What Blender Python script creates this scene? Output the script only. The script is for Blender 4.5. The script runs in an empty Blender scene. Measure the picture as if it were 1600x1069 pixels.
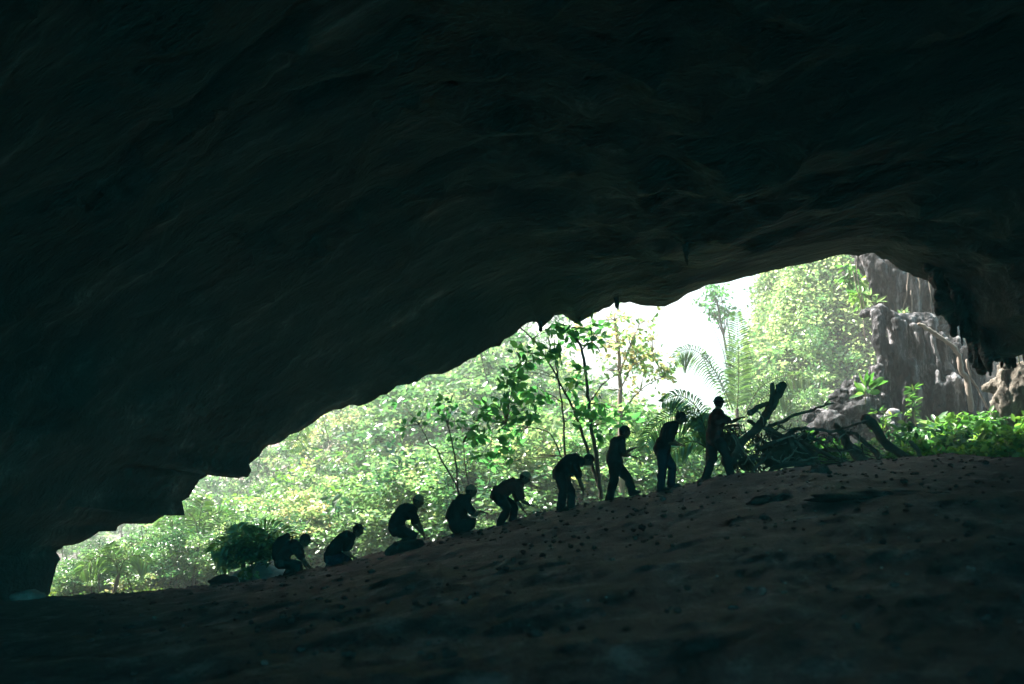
import bpy, math, random
import numpy as np
from mathutils import Vector, Matrix, noise
random.seed(7); rng = np.random.default_rng(7)
R = math.radians
scene = bpy.context.scene
COL = scene.collection
PXS = 1556.0                      # pixels per unit tangent of a 35 mm lens on the 1600 px photograph
EYE = Vector((0, 0, 1.6)); PITCH = math.atan((760-534.5)/PXS)

def P(px, py, Y):
    """point on the sight line through a photo pixel at distance Y in front of the camera"""
    a = (px-800)/PXS; b = (534.5-py)/PXS
    d = Vector((a, math.cos(PITCH)-b*math.sin(PITCH), math.sin(PITCH)+b*math.cos(PITCH)))
    return EYE + d*(Y/d.y)

# ------------------------------------------------------------------ helpers
class MB:
    def __init__(s): s.v = []; s.f = []
    def add(s, vs, fs):
        o = len(s.v); s.v += [tuple(p) for p in vs]; s.f += [tuple(i+o for i in f) for f in fs]
    def loft(s, pts, ra, rb=None, lat=None, n=10, cap=True, jit=0.0):
        """tapering tube through pts; ra = radius along lat, rb = radius across it"""
        pts = [Vector(p) for p in pts]; m = len(pts)
        if not hasattr(ra, '__len__'): ra = [ra]*m
        if rb is None: rb = ra
        if not hasattr(rb, '__len__'): rb = [rb]*m
        rings = []
        pv = None
        for i in range(m):
            t = (pts[min(i+1, m-1)]-pts[max(i-1, 0)]).normalized()
            l = Vector(lat) if lat is not None else (pv if pv is not None else (Vector((0, 1, 0)) if abs(t.y) < .9 else Vector((1, 0, 0))))
            l = (l-t*l.dot(t)).normalized(); pv = l
            k = t.cross(l)
            rings.append((pts[i], ra[i], rb[i], l, k, t))
        if cap:
            p, a, b, l, k, t = rings[0]; q = min(a, b)
            pre = [(p-t*q*.85, a*.45, b*.45, l, k, t), (p-t*q*.5, a*.82, b*.82, l, k, t)]
            p, a, b, l, k, t = rings[-1]; q = min(a, b)
            post = [(p+t*q*.5, a*.82, b*.82, l, k, t), (p+t*q*.85, a*.45, b*.45, l, k, t)]
            rings = pre+rings+post
        vs = []
        for p, a, b, l, k, t in rings:
            for j in range(n):
                th = 2*math.pi*j/n; q = 1+(random.uniform(-jit, jit) if jit else 0)
                vs.append(p+l*(a*math.cos(th)*q)+k*(b*math.sin(th)*q))
        fs = []
        for i in range(len(rings)-1):
            for j in range(n):
                fs.append((i*n+j, i*n+(j+1) % n, (i+1)*n+(j+1) % n, (i+1)*n+j))
        fs.append(tuple(range(n-1, -1, -1))); fs.append(tuple((len(rings)-1)*n+j for j in range(n)))
        s.add(vs, fs)
    def ball(s, c, r, ax=None, nu=14, nv=9, fn=None):
        c = Vector(c); r = Vector(r) if hasattr(r, '__len__') else Vector((r, r, r))
        M = ax or Matrix.Identity(3)
        vs = []
        for i in range(nv+1):
            ph = math.pi*i/nv
            for j in range(nu):
                th = 2*math.pi*j/nu
                d = Vector((math.sin(ph)*math.cos(th), math.sin(ph)*math.sin(th), math.cos(ph)))
                q = Vector((d.x*r.x, d.y*r.y, d.z*r.z))
                if fn: q = fn(d, q)
                vs.append(c+M@q)
        fs = [(i*nu+j, (i+1)*nu+j, (i+1)*nu+(j+1) % nu, i*nu+(j+1) % nu) for i in range(nv) for j in range(nu)]
        s.add(vs, fs)
    def build(s, name, m, parent=None, smooth=True, voxel=None, sm=0, disp=None):
        me = bpy.data.meshes.new(name); me.from_pydata(s.v, [], s.f); me.update()
        if voxel:
            o = bpy.data.objects.new('tmp', me); COL.objects.link(o)
            r = o.modifiers.new('r', 'REMESH'); r.mode = 'VOXEL'; r.voxel_size = voxel
            if sm: q = o.modifiers.new('s', 'SMOOTH'); q.factor = .5; q.iterations = sm
            me2 = bpy.data.meshes.new_from_object(o.evaluated_get(bpy.context.evaluated_depsgraph_get()))
            bpy.data.objects.remove(o); bpy.data.meshes.remove(me); me = me2; me.name = name
        if disp:
            n = len(me.vertices); co = np.empty(n*3); no = np.empty(n*3)
            me.vertices.foreach_get('co', co); me.vertices.foreach_get('normal', no)
            co = co.reshape(-1, 3); no = no.reshape(-1, 3)
            for i in range(n): co[i] += no[i]*disp(Vector(co[i]))
            me.vertices.foreach_set('co', co.ravel()); me.update()
        return link(name, me, m, parent, smooth)

def link(name, me, m, parent=None, smooth=True):
    if smooth and len(me.polygons): me.polygons.foreach_set('use_smooth', [True]*len(me.polygons))
    me.materials.clear(); me.materials.append(m)
    o = bpy.data.objects.new(name, me); COL.objects.link(o)
    if parent is not None:
        o.parent = parent
        if parent.type == 'EMPTY': o.location = -parent.location if not parent.get('local') else (0, 0, 0)
    return o

def tag(o, label=None, cat=None, group=None, kind=None):
    if label: o['label'] = label
    if cat: o['category'] = cat
    if group: o['group'] = group
    if kind: o['kind'] = kind
    return o

def empty(name, loc, label, cat, group=None, local=False):
    o = bpy.data.objects.new(name, None); COL.objects.link(o); o.location = loc
    o.empty_display_size = .1
    if local: o['local'] = 1
    return tag(o, label, cat, group)

def copy_tree(o, parent=None):
    c = o.copy(); COL.objects.link(c)
    if parent is not None: c.parent = parent
    for ch in KIDS.get(o.name, []): copy_tree(ch, c)
    return c
KIDS = {}
def kids(root):
    def rec(o):
        l = list(o.children)
        if l:
            KIDS[o.name] = l
            for c in l: rec(c)
    rec(root)

def quads_mesh(name, V, F, rnd=None):
    """fast mesh from numpy arrays, F = quads"""
    me = bpy.data.meshes.new(name)
    me.vertices.add(len(V)); me.vertices.foreach_set('co', np.ascontiguousarray(V, dtype=np.float32).ravel())
    me.loops.add(F.size); me.loops.foreach_set('vertex_index', F.astype(np.int32).ravel())
    me.polygons.add(len(F)); me.polygons.foreach_set('loop_start', np.arange(0, F.size, 4, dtype=np.int32))
    me.polygons.foreach_set('loop_total', np.full(len(F), 4, dtype=np.int32))
    if rnd is not None:
        a = me.attributes.new('rnd', 'FLOAT', 'POINT'); a.data.foreach_set('value', rnd.astype(np.float32))
    me.update(); me.validate()
    return me

def unit(a): return a/np.maximum(np.linalg.norm(a, axis=1, keepdims=True), 1e-9)

def leaf_arrays(C, L, W=.45, axis=None, fold=.25, droop=.15, up=.0, rnd=None):
    """C centres (n,3); each leaf is two folded quads: base, shoulder, belly, tip on either side of the midrib"""
    n = len(C); L = np.broadcast_to(L, (n,)).reshape(-1, 1)
    if axis is None: axis = rng.normal(size=(n, 3)); axis[:, 2] = axis[:, 2]*.6-droop
    A = unit(axis)
    N = rng.normal(size=(n, 3))*.8; N[:, 2] += up
    S = unit(np.cross(N, A)); N = np.cross(A, S)
    w = L*W/2
    base = C; tip = C+A*L-N*L*.08
    l1 = C+A*L*.35+S*w+N*w*fold; l2 = C+A*L*.72+S*w*.8+N*w*fold*.6
    r1 = C+A*L*.35-S*w+N*w*fold; r2 = C+A*L*.72-S*w*.8+N*w*fold*.6
    V = np.stack([base, l1, l2, tip, r2, r1], 1).reshape(-1, 3)
    o = (np.arange(n)*6)[:, None]
    F = np.concatenate([o+np.array([[0, 1, 2, 3]]), o+np.array([[3, 4, 5, 0]])], 0)
    r = (rng.random(n) if rnd is None else rnd).repeat(6)
    return V, F, r

def leaves_obj(name, parts, m, parent=None):
    Vs, Fs, Rs = [], [], []; o = 0
    for V, F, r in parts: Vs.append(V); Fs.append(F+o); Rs.append(r); o += len(V)
    me = quads_mesh(name, np.concatenate(Vs), np.concatenate(Fs), np.concatenate(Rs))
    return link(name, me, m, parent, smooth=False)

# ------------------------------------------------------------------ materials
def mat(name):
    m = bpy.data.materials.new(name); m.use_nodes = True
    nt = m.node_tree; nt.nodes.clear()
    def N(t, **k):
        x = nt.nodes.new(t)
        for a, b in k.items():
            if a.startswith('i_'):
                key = a[2:]; key = int(key) if key.isdigit() else key.replace('_', ' ')
                x.inputs[key].default_value = b
            else: setattr(x, a, b)
        return x
    return m, nt, N, nt.links.new

def ramp(N, L, src, stops):
    r = N('ShaderNodeValToRGB'); e = r.color_ramp.elements
    while len(e) < len(stops): e.new(.5)
    for x, (p, c) in zip(e, stops): x.position = p; x.color = (*c, 1)
    L(src, r.inputs[0]); return r.outputs[0]

def leaf_mat(name, stops, trans=.5, gloss=.04, rough=.4, tcol=1.6):
    m, nt, N, L = mat(name)
    at = N('ShaderNodeAttribute', attribute_name='rnd'); oi = N('ShaderNodeObjectInfo')
    mx = N('ShaderNodeMath', operation='MULTIPLY_ADD', i_1=.7); L(at.outputs['Fac'], mx.inputs[0])
    m2 = N('ShaderNodeMath', operation='MULTIPLY', i_1=.3); L(oi.outputs['Random'], m2.inputs[0]); L(m2.outputs[0], mx.inputs[2])
    c = ramp(N, L, mx.outputs[0], stops)
    d = N('ShaderNodeBsdfDiffuse'); L(c, d.inputs[0])
    t = N('ShaderNodeBsdfTranslucent')
    sc = N('ShaderNodeVectorMath', operation='MULTIPLY'); sc.inputs[1].default_value = (tcol*1.1, tcol*1.15, tcol*.8)
    L(c, sc.inputs[0]); L(sc.outputs[0], t.inputs[0])
    x = N('ShaderNodeMixShader', i_0=trans); L(d.outputs[0], x.inputs[1]); L(t.outputs[0], x.inputs[2])
    g = N('ShaderNodeBsdfGlossy', i_Roughness=rough); g.inputs[0].default_value = (1, 1, 1, 1)
    y = N('ShaderNodeMixShader', i_0=gloss); L(x.outputs[0], y.inputs[1]); L(g.outputs[0], y.inputs[2])
    o = N('ShaderNodeOutputMaterial'); L(y.outputs[0], o.inputs[0]); return m

def rough_mat(name, stops, scale=2., stretch=(1, 1, 1), rot=None, bump=.3, bd=.1, rough=.9, detail=8, fine=12, spec=.2):
    m, nt, N, L = mat(name)
    tc = N('ShaderNodeNewGeometry'); mp = N('ShaderNodeMapping'); src = tc.outputs['Position']
    for r in rot or ():
        q = N('ShaderNodeMapping'); q.inputs['Rotation'].default_value = r; L(src, q.inputs[0]); src = q.outputs[0]
    L(src, mp.inputs[0]); mp.inputs['Scale'].default_value = stretch
    n1 = N('ShaderNodeTexNoise', i_Scale=scale, i_Detail=detail, i_Roughness=.62); L(mp.outputs[0], n1.inputs[0])
    n2 = N('ShaderNodeTexNoise', i_Scale=scale*fine, i_Detail=4., i_Roughness=.7); L(mp.outputs[0], n2.inputs[0])
    ad = N('ShaderNodeMath', operation='MULTIPLY_ADD', i_1=.35); L(n2.outputs[0], ad.inputs[0])
    sb = N('ShaderNodeMath', operation='MULTIPLY_ADD', i_1=1.0, i_2=-.17); L(n1.outputs[0], sb.inputs[0]); L(sb.outputs[0], ad.inputs[2])
    c = ramp(N, L, ad.outputs[0], stops)
    p = N('ShaderNodeBsdfPrincipled', i_Roughness=rough); p.inputs['Specular IOR Level'].default_value = spec
    L(c, p.inputs['Base Color'])
    b = N('ShaderNodeBump', i_Strength=bump, i_Distance=bd); L(ad.outputs[0], b.inputs['Height']); L(b.outputs[0], p.inputs['Normal'])
    o = N('ShaderNodeOutputMaterial'); L(p.outputs[0], o.inputs[0]); return m

def cloth_mat(name, col, col2=None, scale=30):
    c2 = col2 or tuple(x*.7 for x in col)
    return rough_mat(name, [(.35, c2), (.6, col)], scale=scale, bump=.3, bd=.01, rough=.8, spec=.2)

M = {}
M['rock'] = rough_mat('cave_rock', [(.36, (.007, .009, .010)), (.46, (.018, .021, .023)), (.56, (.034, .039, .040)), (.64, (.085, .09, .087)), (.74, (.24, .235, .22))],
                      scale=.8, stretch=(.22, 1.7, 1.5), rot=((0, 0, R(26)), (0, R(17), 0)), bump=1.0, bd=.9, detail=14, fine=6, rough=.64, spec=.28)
M['flow'] = rough_mat('flowstone', [(.38, (.010, .012, .013)), (.47, (.04, .041, .045)), (.55, (.11, .109, .117)), (.65, (.36, .345, .36))], scale=1.5, stretch=(2.2, 2.2, .45), bump=1.0, bd=.2, detail=12, fine=5)
M['tan'] = rough_mat('mossy_tan_rock', [(.34, (.03, .027, .022)), (.5, (.11, .097, .08)), (.68, (.30, .27, .225))], scale=3.4, stretch=(1.4, 1.4, .5), bump=1.0, bd=.1)
M['soil'] = rough_mat('cave_soil', [(.34, (.016, .013, .013)), (.46, (.034, .026, .026)), (.57, (.068, .052, .051)), (.72, (.22, .175, .17))],
                      scale=2.2, stretch=(1, .7, 1), bump=1.0, bd=.13, detail=14, fine=14, rough=.68, spec=.24)
M['boulder'] = rough_mat('grey_boulder', [(.3, (.08, .085, .085)), (.6, (.2, .21, .21)), (.8, (.36, .37, .37))], scale=3, bump=.6, bd=.05)
M['litrock'] = rough_mat('sunlit_rock', [(.3, (.14, .15, .15)), (.5, (.4, .42, .43)), (.75, (.62, .64, .65))], scale=2.4, stretch=(.6, 1, 2), bump=.9, bd=.1)  # grey stone paled, sunlight on the boulder put into its colour
M['bark'] = rough_mat('bark', [(.3, (.03, .025, .02)), (.6, (.085, .07, .055)), (.8, (.16, .135, .11))], scale=6, stretch=(1, 1, .3), bump=.6, bd=.02)
M['driftwood'] = rough_mat('driftwood', [(.3, (.03, .024, .02)), (.55, (.10, .08, .07)), (.75, (.27, .23, .2))], scale=5, stretch=(.5, 1, .8), bump=.7, bd=.02)
M['paleroot'] = rough_mat('pale_root', [(.3, (.16, .13, .11)), (.6, (.33, .28, .24)), (.8, (.5, .44, .39))], scale=6, stretch=(1, 1, .4), bump=.5, bd=.02)
M['skin'] = rough_mat('skin', [(.3, (.09, .042, .028)), (.7, (.15, .075, .05))], scale=8, bump=.1, bd=.005, rough=.5, spec=.4)
M['hair'] = cloth_mat('hair', (.012, .010, .009), scale=60)
M['shoe'] = cloth_mat('shoe', (.03, .026, .024))
M['black'] = cloth_mat('black_cloth', (.012, .013, .014))
M['charcoal'] = cloth_mat('charcoal_cloth', (.022, .023, .025))
M['navy'] = cloth_mat('navy_cloth', (.018, .026, .045))
M['olive'] = cloth_mat('olive_cloth', (.04, .045, .028))
M['maroon'] = cloth_mat('maroon_cloth', (.10, .028, .025), (.03, .012, .012), scale=9)
M['tancap'] = cloth_mat('rimlit_cap_cloth', (.34, .22, .15), (.22, .13, .09))  # orange tan cloth, paled to stand in for rim light on the caps
M['grey'] = cloth_mat('grey_cloth', (.09, .09, .095))
M['lens'] = rough_mat('lamp_lens', [(.3, (.6, .62, .65)), (.7, (.8, .8, .82))], rough=.15, spec=.8)
G0 = (.012, .035, .010); 
M['leaf'] = leaf_mat('leaf_green', [(.05, (.010, .042, .024)), (.35, (.038, .115, .05)), (.65, (.10, .21, .085)), (.95, (.25, .33, .15))], trans=.5, gloss=.055, rough=.35)
M['leaf2'] = leaf_mat('leaf_yellow_green', [(.05, (.03, .09, .04)), (.45, (.10, .20, .085)), (.8, (.21, .29, .14)), (.97, (.40, .32, .18))], trans=.5, gloss=.05)
M['hillleaf'] = leaf_mat('leaf_sunlit_green', [(.05, (.12, .18, .09)), (.4, (.26, .35, .17)), (.8, (.42, .50, .27)), (.97, (.58, .50, .34))], trans=.6, gloss=.05)  # leaf green paled, brightness of the sunny hazy slope put into the colour
M['leafshade'] = leaf_mat('leaf_shaded_green', [(.05, (.008, .03, .014)), (.45, (.02, .065, .028)), (.8, (.05, .12, .04)), (.97, (.16, .2, .08))], trans=.4, gloss=.06)  # darker copy of the leaf green with shade put into the colour
M['leafdark'] = leaf_mat('leaf_deep_green', [(.05, (.014, .058, .022)), (.5, (.034, .125, .040)), (.85, (.10, .23, .07)), (.98, (.30, .28, .08))], trans=.65, gloss=.02, tcol=2.0)
M['leaforange'] = leaf_mat('leaf_autumn', [(.1, (.05, .14, .06)), (.55, (.14, .25, .10)), (.72, (.34, .33, .18)), (.95, (.48, .36, .24))], trans=.6, gloss=.03)
M['leafcave'] = leaf_mat('leaf_fresh_green', [(.05, (.02, .075, .018)), (.5, (.06, .18, .035)), (.9, (.2, .34, .06))], trans=.45, gloss=.05)
M['palm'] = leaf_mat('palm_green', [(.05, (.025, .07, .02)), (.5, (.05, .12, .03)), (.95, (.11, .2, .05))], trans=.45, gloss=.08, rough=.3)
M['grass'] = leaf_mat('undergrowth_green', [(.1, (.03, .08, .02)), (.5, (.08, .16, .035)), (.9, (.19, .24, .06))], trans=.4, gloss=.04)

# ------------------------------------------------------------------ ground
CREST = [(-700, 960), (-200, 945), (0, 940), (75, 935), (230, 925), (340, 916), (440, 900), (500, 888), (560, 875), (610, 862), (660, 848), (700, 838), (760, 826), (800, 815),
         (870, 798), (940, 785), (1000, 773), (1060, 762), (1100, 752), (1150, 740), (1200, 734), (1250, 731), (1300, 727), (1350, 720), (1400, 716), (1450, 714),
         (1490, 708), (1510, 716), (1540, 733), (1600, 738), (1800, 745), (2600, 700)]
CX = [P(a, b, 20).x for a, b in CREST]; CZ = [P(a, b, 20).z for a, b in CREST]
def sstep(a, b, x): t = np.clip((x-a)/(b-a), 0, 1); return t*t*(3-2*t)
def ground_base(x, y):
    cz = np.interp(x, CX, CZ)
    t = np.clip(y/20, 0, 1)
    zin = cz*t+.3*np.sin(np.pi*t)*sstep(-4, 6, x)
    out = cz*.45-1.9
    k = sstep(20, 27, y)
    z = np.where(y <= 20, zin, cz*(1-k)+out*k-.02*np.minimum(y-20, 3)**2*(1-k))
    # jungle slope climbing on the right beyond the mouth
    hx = x-(.25*y-1.3)+1.1*np.sin(y*.9+1)*np.sin(y*.37)
    hill = (sstep(0, 3.4, hx)*12+sstep(2, 16, hx)*16)*sstep(35, 44, y)
    hill2 = sstep(70, 110, y)*4
    return z+hill+hill2
def ground_z(x, y):
    z = float(ground_base(np.array(float(x)), np.array(float(y))))
    near = 1 if y < 30 else 2
    z += .07*noise.noise(Vector((x*.9, y*.9, 3)))+.032*noise.noise(Vector((x*3.1, y*3.1, 9)))
    return z
def make_ground():
    xs = np.concatenate([np.arange(-61, -16, 3.), np.arange(-16, 16, .13), np.arange(16, 75, 3.)])
    ys = np.concatenate([np.arange(-45, 2, 1.5), np.arange(2, 27, .13), np.arange(27, 60, 1.), np.arange(60, 141, 8.)])
    X, Y = np.meshgrid(xs, ys); Z = ground_base(X, Y)
    Zf = Z.ravel().copy(); Xf = X.ravel(); Yf = Y.ravel()
    for i in range(len(Zf)):
        x, y = Xf[i], Yf[i]
        if -17 < x < 17 and -1 < y < 30:
            Zf[i] += .07*noise.noise(Vector((x*.9, y*.9, 3)))+.032*noise.noise(Vector((x*3.1, y*3.1, 9)))+.028*noise.noise(Vector((x*7, y*7, 1)))
            if y < 18: Zf[i] += .09*min(1, (18-y)/4)*noise.noise(Vector((x*.35, y*.8, 5)))
    ny, nx = X.shape
    I = np.arange(ny*nx).reshape(ny, nx)
    F = np.stack([I[:-1, :-1], I[:-1, 1:], I[1:, 1:], I[1:, :-1]], -1).reshape(-1, 4)
    me = quads_mesh('ground', np.stack([Xf, Yf, Zf], 1), F)
    o = link('ground', me, M['soil']); tag(o, 'dark bare earth mound of the cave floor', kind='structure')
make_ground()

# ------------------------------------------------------------------ cave shell
RIM = [(20, 1150, 28), (40, 1010, 29), (72, 940, 30), (80, 905, 30), (92, 880, 30), (85, 868, 30.5), (105, 850, 31), (130, 845, 31), (165, 830, 31), (190, 815, 31.5), (215, 812, 31.5), (240, 820, 32),
       (262, 795, 32.5), (285, 790, 32.5), (283, 770, 33), (300, 758, 33), (320, 750, 33), (322, 738, 33), (350, 737, 33.5), (390, 742, 33.5), (396, 735, 34), (397, 715, 34.5),
       (440, 695, 35), (480, 665, 35.5), (500, 655, 36), (520, 640, 36), (560, 628, 36.5), (600, 615, 37), (640, 600, 37), (700, 575, 38), (740, 560, 38), (765, 545, 38.5), (790, 525, 39),
       (815, 512, 39), (838, 505, 39.2), (845, 512, 39.2), (853, 503, 39.3), (866, 492, 39.5), (880, 489, 39.5), (893, 497, 39.5), (905, 499, 40), (925, 486, 40), (950, 480, 40), (960, 476, 40),
       (985, 472, 40.5), (1010, 476, 41), (1040, 478, 41), (1060, 470, 41), (1085, 455, 41), (1110, 445, 41.5), (1150, 437, 42), (1200, 425, 42), (1250, 412, 42), (1300, 400, 42),
       (1330, 397, 41.5), (1350, 399, 41), (1385, 405, 39), (1440, 428, 36), (1475, 448, 34), (1505, 500, 32.5), (1530, 548, 31.5), (1560, 566, 30.5), (1600, 552, 30), (1660, 560, 29), (1730, 640, 28), (1790, 1100, 27)]
BD = Vector((1, -.5, .35)).normalized(); BE = Vector((.45, 1, .1)); BE = (BE-BD*BE.dot(BD)).normalized(); BN = BD.cross(BE)   # bedding of the limestone
def make_cave():
    pts = [P(a, b_, float(np.interp(a, [0, 400, 800, 1100, 1300, 1385, 1500, 1640], [27.2, 27.2, 27.2, 26, 24.6, 24.2, 23.6, 23]))) for a, b_, y in RIM]
    # resample
    S = [pts[0]]
    for a, b in zip(pts[:-1], pts[1:]):
        k = max(1, int((b-a).length/.14))
        for i in range(1, k+1): S.append(a.lerp(b, i/k))
    n = len(S)
    for i in range(1, n-1):        # ragged, broken edge
        e = 1.9 if S[i].x < -7 else 1.1 if S[i].x < 3 else .45 if S[i].x < 8.6 else 1.3
        S[i].z += e*(.16*noise.fractal(Vector((S[i].x*1.3, 4, S[i].z*1.3)), .8, 2.2, 4)); S[i].x += e*.12*noise.fractal(Vector((S[i].x*1.7, 9, S[i].z*1.7)), .8, 2.2, 4)
    # smoothed copy for the interior so that the teeth of the rim fade out inside
    A = np.array([tuple(p) for p in S]); B = A.copy()
    for _ in range(60): B[1:-1] = (B[:-2]+2*B[1:-1]+B[2:])/4
    cx, cz = 4.0, 1.0
    ds = np.concatenate([[0, .12, .28, .5], np.arange(.75, 30, .24), np.arange(30, 46.1, 1.0)])   # unseen back end left open to let fill light into the cave
    rows = []
    for d in ds:
        k = min(1, d/2.5); k = k*k*(3-2*k)
        Q = A*(1-k)+B*k
        ox = Q[:, 0]-cx; oz = Q[:, 2]-cz; l = np.hypot(ox, oz); ox /= l; oz /= l
        wl = 1-sstep(-5, 6, Q[:, 0])       # on the left the lip stands up steeply and faces the cave
        g = .06*d+.0016*d*d+wl*6.5*(1-math.exp(-d/5))
        V = np.stack([Q[:, 0]+ox*g, Q[:, 1]-d*(Q[:, 1]+YEND)/46, Q[:, 2]+oz*g*np.where(oz > 0, 1, .2)], 1)
        amp = min(1, d/5)*.9+.05
        for i in range(n):
            p = Vector((V[i, 0], V[i, 1], V[i, 2]))
            w = noise.noise(p*.11)
            uu = p.dot(BD); vv = p.dot(BE); ww = p.dot(BN); q = Vector((uu*.13+w*.7, vv*.62+w*.4, ww*.55))
            f = noise.fractal(q, 1.0, 2.1, 6)
            rd = 1-abs(noise.noise(q*1.7+Vector((7, 3, 1))))*2
            t2 = noise.fractal(Vector((uu*.4, vv*1.7, ww*1.6)), .9, 2.2, 4)
            t3 = 1-2*abs(noise.noise(Vector((uu*.16+w, vv*1.5, ww*1.5))))
            e = amp*(.55*f-.35*max(0, rd)**3+.20*t2-.16*max(0, t3)**4)
            e = max(-1.1, min(.9, e))
            V[i, 0] += ox[i]*e; V[i, 2] += oz[i]*e; V[i, 1] += amp*.2*noise.noise(p*.7+Vector((5, 5, 5)))
        rows.append(V)
    # outer cliff above the mouth
    outs = []
    for e in (26, 16, 8, 3, 1, .35):
        ox = A[:, 0]-cx; oz = A[:, 2]-cz; l = np.hypot(ox, oz); ox /= l; oz /= l
        V = A.copy(); V[:, 0] += ox*e*.8; V[:, 2] += np.maximum(oz, .1)*e+e*.5*(oz > 0); V[:, 1] += .12*e-(e*.35 if e > 10 else 0)
        k = min(1, e/3)*.6
        for i in range(n):
            f = noise.fractal(Vector(V[i])*.3, 1., 2.1, 4); V[i, 1] += f*k*2
        outs.append(V)
    rows = outs+rows
    ny = len(rows); V = np.concatenate(rows)
    I = np.arange(ny*n).reshape(ny, n)
    F = np.stack([I[:-1, :-1], I[:-1, 1:], I[1:, 1:], I[1:, :-1]], -1).reshape(-1, 4)
    me = quads_mesh('cave_rock', V, F)
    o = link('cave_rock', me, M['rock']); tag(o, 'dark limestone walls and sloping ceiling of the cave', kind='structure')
YEND = 16
make_cave()

# ------------------------------------------------------------------ lumpy rocks
def rock(name, c, r, m, label, cat='rock', rot=0, parent=None, flat=None, seed=0, amp=.28, group=None):
    b = MB(); ax = Matrix.Rotation(rot, 3, 'Y')
    def fn(d, q):
        f = 1+amp*noise.fractal(d*1.3+Vector((seed, 2, 1)), .9, 2, 4)
        q = q*f
        if flat is not None: q.z = min(q.z, flat*r[2]+.02*noise.noise(d*4))
        return q
    b.ball(c, r, ax, 40, 26, fn)
    o = b.build(name, m, parent)
    if parent is None:
        o.data.transform(Matrix.Translation(-Vector(c))); o.location = c
        tag(o, label, cat, group)
    return o
c = P(634, 860, 18.9)
rock('rock', c, (.34, .3, .27), M['soil'], 'flat topped square dark rock on the slope below the third crouching man', flat=.62, seed=3, rot=R(-6))
c = P(1283, 750, 17.5); c.z = ground_z(c.x, c.y)+.04
rock('rock', c, (.17, .15, .13), M['soil'], 'small black stone on top of the mound at the right', seed=5, amp=.35)
for px, py, Y, r, lb, sd, am in [(1380, 900, 13, (.9, .5, .10), 'low slab of stone half buried on the dark slope at lower right', 8, .3),
                                 (1210, 845, 14.5, (.35, .3, .12), 'low dark stone half buried in the middle of the mound', 9, .3)]:
    c = P(px, py, Y); c.z = ground_z(c.x, c.y)-.02
    rock('rock', c, r, M['soil'], lb, seed=sd, amp=am)
c = P(400, 903, 24.6); c.z -= .12
rock('boulder', c, (.85, .6, .42), M['litrock'], 'pale grey boulder in the light just behind the first crouching man', seed=12, rot=R(-14), amp=.4)
c = P(352, 910, 22); rock('boulder', c, (.3, .3, .16), M['soil'], 'small dark brown boulder at the left foot of the pale boulder', seed=15)
c = P(44, 934, 20.2); rock('boulder', c, (.32, .3, .14), M['boulder'], 'dim grey rock at the far left by the cave wall', seed=16)

# stalactites hanging from the ceiling
def stalactite(px, py, Y, up, rad, label, n=5, tip=.9):
    b = MB(); c = P(px, py, Y)
    for i in range(n):
        a = random.uniform(0, 6.28); q = random.uniform(.1, 1)*rad*.8 if i else 0
        h = up*random.uniform(.45, 1)*tip if i else 0
        bot = c+Vector((q*math.cos(a), q*math.sin(a), h))
        top = Vector((bot.x, bot.y, c.z+up*1.6))
        m = 9; pts = [top.lerp(bot, k/(m-1))+Vector((random.gauss(0, .03), random.gauss(0, .03), 0))*rad for k in range(m)]
        rr = [rad*(1.0-.88*(k/(m-1))**.7)*random.uniform(.6, 1.05)+.015 for k in range(m)]
        b.loft(pts, rr, n=10, jit=.15)
    o = b.build('stalactite', M['rock'], voxel=.05, sm=2, disp=lambda p: .05*noise.fractal(p*3, 1, 2, 3))
    o.data.transform(Matrix.Translation(-c)); o.location = c; tag(o, label, 'stalactite')
stalactite(1073, 415, 21.5, .75, .42, 'black pointed stalactite cluster hanging from the ceiling above the sky gap', n=7)
stalactite(845, 517, 26.8, .5, .3, 'short blunt stalactite on the rim left of the tall leaning tree', n=4)
stalactite(906, 501, 26.6, .5, .32, 'stubby double stalactite on the rim right above the big leaved tree', n=4)
stalactite(965, 482, 26.3, .4, .22, 'small stalactite on the rim at the left end of the sky gap', n=3)

# ------------------------------------------------------------------ flowstone on the right
def drapes(b, tops, bots, Y, n, r0, r1, depth=.5, lump=.35):
    for i in range(n):
        t = (i+.5)/n+random.uniform(-.3, .3)/n; t = min(.999, max(0, t))
        def at(L):
            s = t*(len(L)-1); k = int(s); f = s-k
            return (L[k][0]*(1-f)+L[k+1][0]*f, L[k][1]*(1-f)+L[k+1][1]*f)
        a = at(tops); e = at(bots); y = Y+random.uniform(-depth, depth)*.5
        tp = P(a[0]+random.uniform(-3, 3), a[1]+random.uniform(-4, 8), y+.15); bt = P(e[0]+random.uniform(-5, 5), e[1]-random.uniform(0, 1)**2*60, y)
        m = 10; pts = []; rr = []
        rad = random.uniform(r0, r1)
        for k in range(m):
            f = k/(m-1)
            pts.append(tp.lerp(bt, f)+Vector((.05*math.sin(5*f+i), -.12*math.sin(math.pi*f), 0)))
            rr.append(rad*(1+lump*noise.noise(Vector((i*3.1, f*3.2, 2))))*(1.0 if f < .75 else 1-1.8*(f-.75)))
        b.loft(pts, rr, n=9)
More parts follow.
